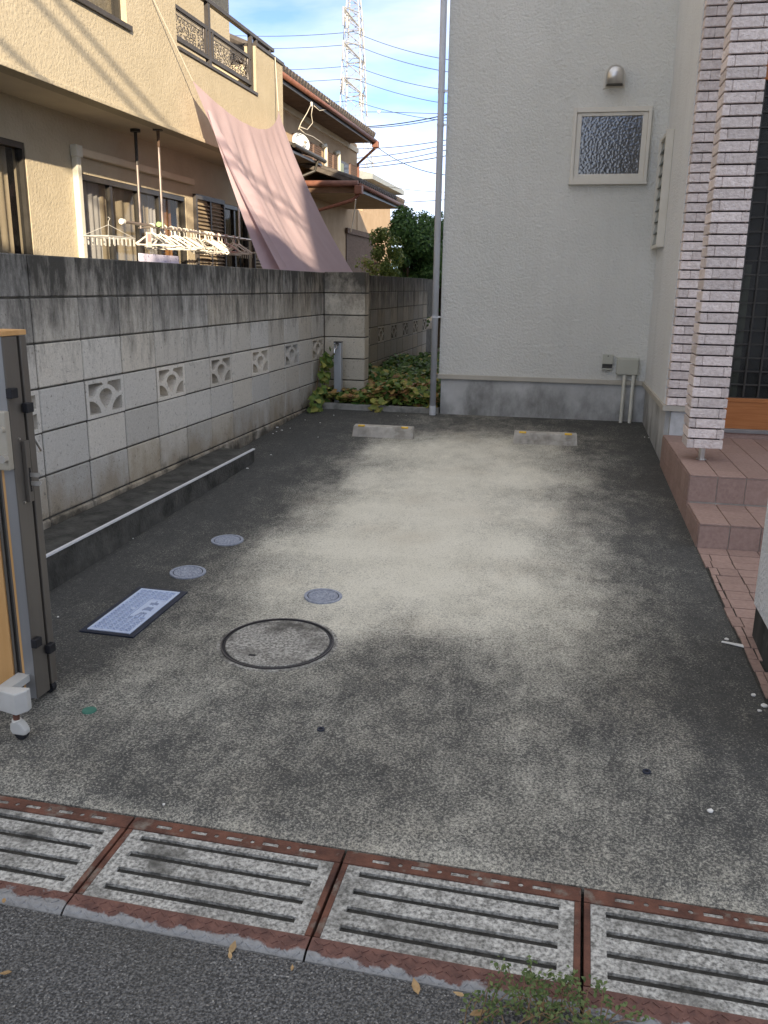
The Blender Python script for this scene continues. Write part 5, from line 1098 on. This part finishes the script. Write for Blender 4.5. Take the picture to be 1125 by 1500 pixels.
for za in arms:
    for s_ in (-1, 1):
        a_ = MB(); w_ = pw_(za)
        for sx in (-1, 1): a_.tube([(PX+sx*w_, PY+s_*w_, za+.6), (PX, PY+s_*6.5, za)], .09, 5); a_.tube([(PX+sx*w_, PY+s_*w_, za-1.4), (PX, PY+s_*6.5, za)], .09, 5)
        for k in range(1, 5): f_ = k/5; a_.tube([(PX-w_*(1-f_), PY+s_*(w_+(6.5-w_)*f_), za+.6*(1-f_)), (PX+w_*(1-f_), PY+s_*(w_+(6.5-w_)*f_), za-1.4*(1-f_))], .07, 4)
        arm = a_.build('cross_arm', 'galv', pt); q = MB(); q.tube([(PX, PY+s_*6.4, za), (PX, PY+s_*6.4, za-2.6)], .17, 6); q.tube([(PX, PY+s_*4.2, za-.2), (PX, PY+s_*4.2, za-2.4)], .17, 6); q.build('insulator', 'galv', arm)
def wire(label, pts, r_, mt='cable', grp='overhead wires'):
    m0 = MB().tube([tuple(p) for p in pts], r_, 5); o = m0.build('overhead_wire', mt); tag(o, label, 'wire', grp)
def span(p, q, sag, n_=14): return [p.lerp(q, k/n_)-Vector((0, 0, sag*4*(k/n_)*(1-k/n_))) for k in range(n_+1)]
for k, (yl, yr0, yr1) in enumerate(((45, 48, 75), (63, 66, 93), (95, 97, 120), (112, 117, 140), (146, 148, 165))):
    mid = onY(518, (yl+yr0)/2, PY); rt = onY(660, yr1, PY-20); lf = onY(330, yl-2, PY+10)
    rt2 = mid+(rt-mid)*1.6; lf2 = mid+(lf-mid)*1.6
    wire(('highest', 'second highest', 'third highest', 'fourth highest', 'lowest and faintest')[k]+' of the five high-voltage lines on the pylon', span(rt2, mid, 1.2)+span(mid, lf2, 1.0)[1:], .045)
wb = onY(555, 164, 120)
wire('high-voltage line carrying a white marker ball', [onY(530, 164, 120), wb, onY(700, 168, 112)], .04); mk = MB(); 
mk.add([tuple(wb+Vector((math.cos(a)*math.cos(b_), math.sin(a)*math.cos(b_), math.sin(b_)))*.22) for b_ in [math.pi*(j/8-.5) for j in range(9)] for a in [2*math.pi*k/12 for k in range(12)]], [(j*12+k, j*12+(k+1) % 12, (j+1)*12+(k+1) % 12, (j+1)*12+k) for j in range(8) for k in range(12)])
tag(mk.build('marker_ball', 'white_plastic', smooth=True), 'white marker ball on the high-voltage line beside the pylon', 'marker ball')
for (a, b_, sg, r_, lab) in (((505, 186), (700, 156), .15, .017, 'upper thick utility cable passing behind the downpipe'), ((505, 187.5), (700, 161), .15, .012, 'thinner utility cable just under the thick one'), ((520, 218), (700, 196), .1, .012, 'topmost of the four utility cables below the tan roof'), ((515, 232), (700, 201), .1, .012, 'second of the four utility cables below the tan roof'),
        ((510, 243), (700, 208), .1, .012, 'third of the four utility cables below the tan roof'), ((505, 247), (700, 218), .1, .014, 'lowest of the four utility cables below the tan roof'), ((548, 212), (700, 256), .35, .013, 'service cable sagging away from the tan house gutter'), ((552, 270), (700, 281), .1, .008, 'faint cable low over the tree'), ((540, 297), (700, 288), .05, .011, 'lowest black cable just above the dark tree')):
    wire(lab, span(onY(*a, 32), onY(*b_, 26), sg), r_)

# ================================================================== unseen houses across the street (behind the camera), added and shaped to shade the yard
def flat_house(name, label, blocks, y0, y1, mt):
    t = thing(name, label, 'house', (blocks[0][0]+2, y1, -.3))
    for x0, x1, zt in blocks:
        MB().box(x0, x1, y0, y1, -.4, zt).build('wall', mt, t); cp_ = MB(); cp_.box(x0+.05, x1-.05, y0+.05, y1-.05, zt+.001, zt+.06); cp_.build('roof', 'slat_grey', t)
        z = .9
        while z+1.4 < zt:
            xx = x0+.8
            while xx+1.4 < x1:
                wn = MB().box(xx, xx+1.4, y1, y1+.03, z, z+1.2).build('window', 'bronze', t); MB().box(xx+.06, xx+1.34, y1+.0305, y1+.036, z+.06, z+1.14).build('pane', 'glass', wn); xx += 2.3
            z += 2.75
    return t
flat_house('shade_house', 'added unseen flat-roofed two-storey house across the street, blocking sun from the yard', [(.6, 3.3, 6.0)], -9.5, -5.5, 'brown_wood')
flat_house('shade_house', 'added unseen tall stepped flat-roofed house across the street, blocking sun from the yard', [(3.35, 5.55, 7.0), (5.6, 9.6, 9.2)], -7.0, -5.5, 'white_stucco')

for k_, (yy, zz_) in enumerate(((-3.0, 7.15), (-3.15, 7.0), (-3.0, 6.35))):
    wire(('uppermost', 'middle', 'lowest')[k_]+' street cable strung between the two utility poles', span(Vector((-16, yy, zz_+.05)), Vector((16, yy, zz_+.05)), .12), .028)
for xx in (-16, 16):
    up_ = thing('utility_pole', 'concrete utility pole at the '+('cream house' if xx < 0 else 'white pillar')+' end of the street', 'utility pole', (xx, -3.2, -.3)); MB().tube([(xx, -3.25, -.4), (xx, -3.25, 9)], [.17, .11], 14).build('shaft', 'old_concrete', up_, smooth=True); MB().box(xx-.05, xx+.05, -3.3, -2.9, 7.16, 7.24).build('cross_arm', 'gate_grey', up_)

# ================================================================== litter, weeds, dry leaves
rr = random.Random(21)
bits = [(406, 627, .02), (413, 631, .012), (405, 633, .008), (400, 636, .008), (425, 628, .007), (447, 616, .007), (469, 620, .008), (489, 609, .009), (362, 687, .012), (311, 714, .01), (397, 667, .007), (466, 641, .006), (583, 610, .006), (595, 609, .005), (705, 643, .006), (944, 641, .008), (950, 642, .008), (1064, 938, .011), (1103, 1020, .012), (1120, 1036, .016), (1112, 1043, .01), (195, 790, .006), (1040, 1190, .012), (240, 1180, .005), (85, 905, .006)]
for px, py, s_ in bits:
    P = onG(px, py); n_ = 6; a0 = rr.uniform(0, 6); pts = [(P.x+s_*rr.uniform(.5, 1)*math.cos(a0+k), P.y+s_*rr.uniform(.5, 1)*math.sin(a0+k), P.z+.0035) for k in range(n_)]
    o = MB().prism(pts, (0, 0, .002+s_*.25)).build('paper_scrap', 'scrap'); tag(o, 'tiny white scrap lying on the driveway concrete', 'scrap', 'white scraps on the driveway')
P = onG(1075, 946); sc = MB(); sc.prism([(P.x-.05, P.y+.012, P.z+.005), (P.x-.01, P.y-.002, P.z+.005), (P.x+.03, P.y-.018, P.z+.004), (P.x+.05, P.y-.02, P.z+.004), (P.x+.045, P.y+.008, P.z+.004), (P.x+.015, P.y+.006, P.z+.006), (P.x-.045, P.y+.02, P.z+.006)], (0, 0, .004)); tag(sc.build('torn_paper', 'scrap'), 'torn white paper strip on the edge of the tile path', 'scrap')
def dry_leaf(px, py, s_, lab, plane=-.266, up=.012):
    P = onZ(px, py, plane); a = rr.uniform(0, 6); mb = MB(); q = [(-1, 0, 0), (-.5, .38, .12), (.2, .42, .16), (1, 0, .28), (.2, -.42, .1), (-.5, -.38, .16), (0, 0, .0)]
    ca, sa = math.cos(a), math.sin(a); mb.add([(P.x+s_*(x*ca-y*sa), P.y+s_*(x*sa+y*ca), P.z+up*.3+s_*z) for x, y, z in q], [(0, 6, 1), (1, 6, 2), (2, 6, 3), (3, 6, 4), (4, 6, 5), (5, 6, 0)])
    o = mb.build('dry_leaf', 'dry_leaf'); o.modifiers.new('thick', 'SOLIDIFY').thickness = .0012; tag(o, lab, 'leaf', 'dry fallen leaves')
dry_leaf(609, 1448, .022, 'pale curled dry leaf on the asphalt against the drain cover lip')
dry_leaf(341, 1391, .02, 'brown dry leaf on the asphalt below the drain covers'); dry_leaf(337, 1402, .012, 'small brown leaf fragment below the bigger brown leaf'); dry_leaf(428, 1420, .009, 'tiny orange leaf fragment alone on the asphalt'); dry_leaf(8, 1428, .014, 'thin pale dry leaf on the open asphalt'); dry_leaf(6, 1322, .012, 'dark red-brown leaf against the zinc lip')
for px, py, s_ in ((700, 1490, .02), (795, 1478, .016), (672, 1462, .014), (775, 1496, .014), (860, 1492, .016)): dry_leaf(px, py, s_, 'dry leaf caught among the weeds', -.262, .03)
wd = thing('weed_clump', 'sprawling green weed with reddish runners growing over the drain covers', 'weed', (.0, 1.58, -.268)); st_ = MB(); tips = []
W0 = onZ(770, 1500, -.26)
for k in range(42):
    a = rr.uniform(.1, math.pi-.1); L3 = rr.uniform(.05, .15); x0, y0 = W0.x+rr.uniform(-.13, .17), W0.y+rr.uniform(-.05, .045)
    pts = [Vector((x0+L3*f_*math.cos(a)+rr.uniform(-.006, .006), y0+L3*f_*math.sin(a)*.75, -.262+.05*math.sin(f_*2.4)*rr.uniform(.5, 1.2)+.012*f_)) for f_ in (0, .3, .6, .85, 1)]
    st_.tube([tuple(p) for p in pts], [.0016, .0014, .0012, .001, .0006], 5); tips += pts[0:]
st_.build('runners', 'twig', wd)
def wf(r_): p = r_.choice(tips); return p+Vector((r_.gauss(0, .009), r_.gauss(0, .009), abs(r_.gauss(0, .006))+.004)), Vector((0, -.3, 1))
leaf_obj('leaves', 'weed_leaf', blob_leaves(850, wf, .0125, 77), wd)
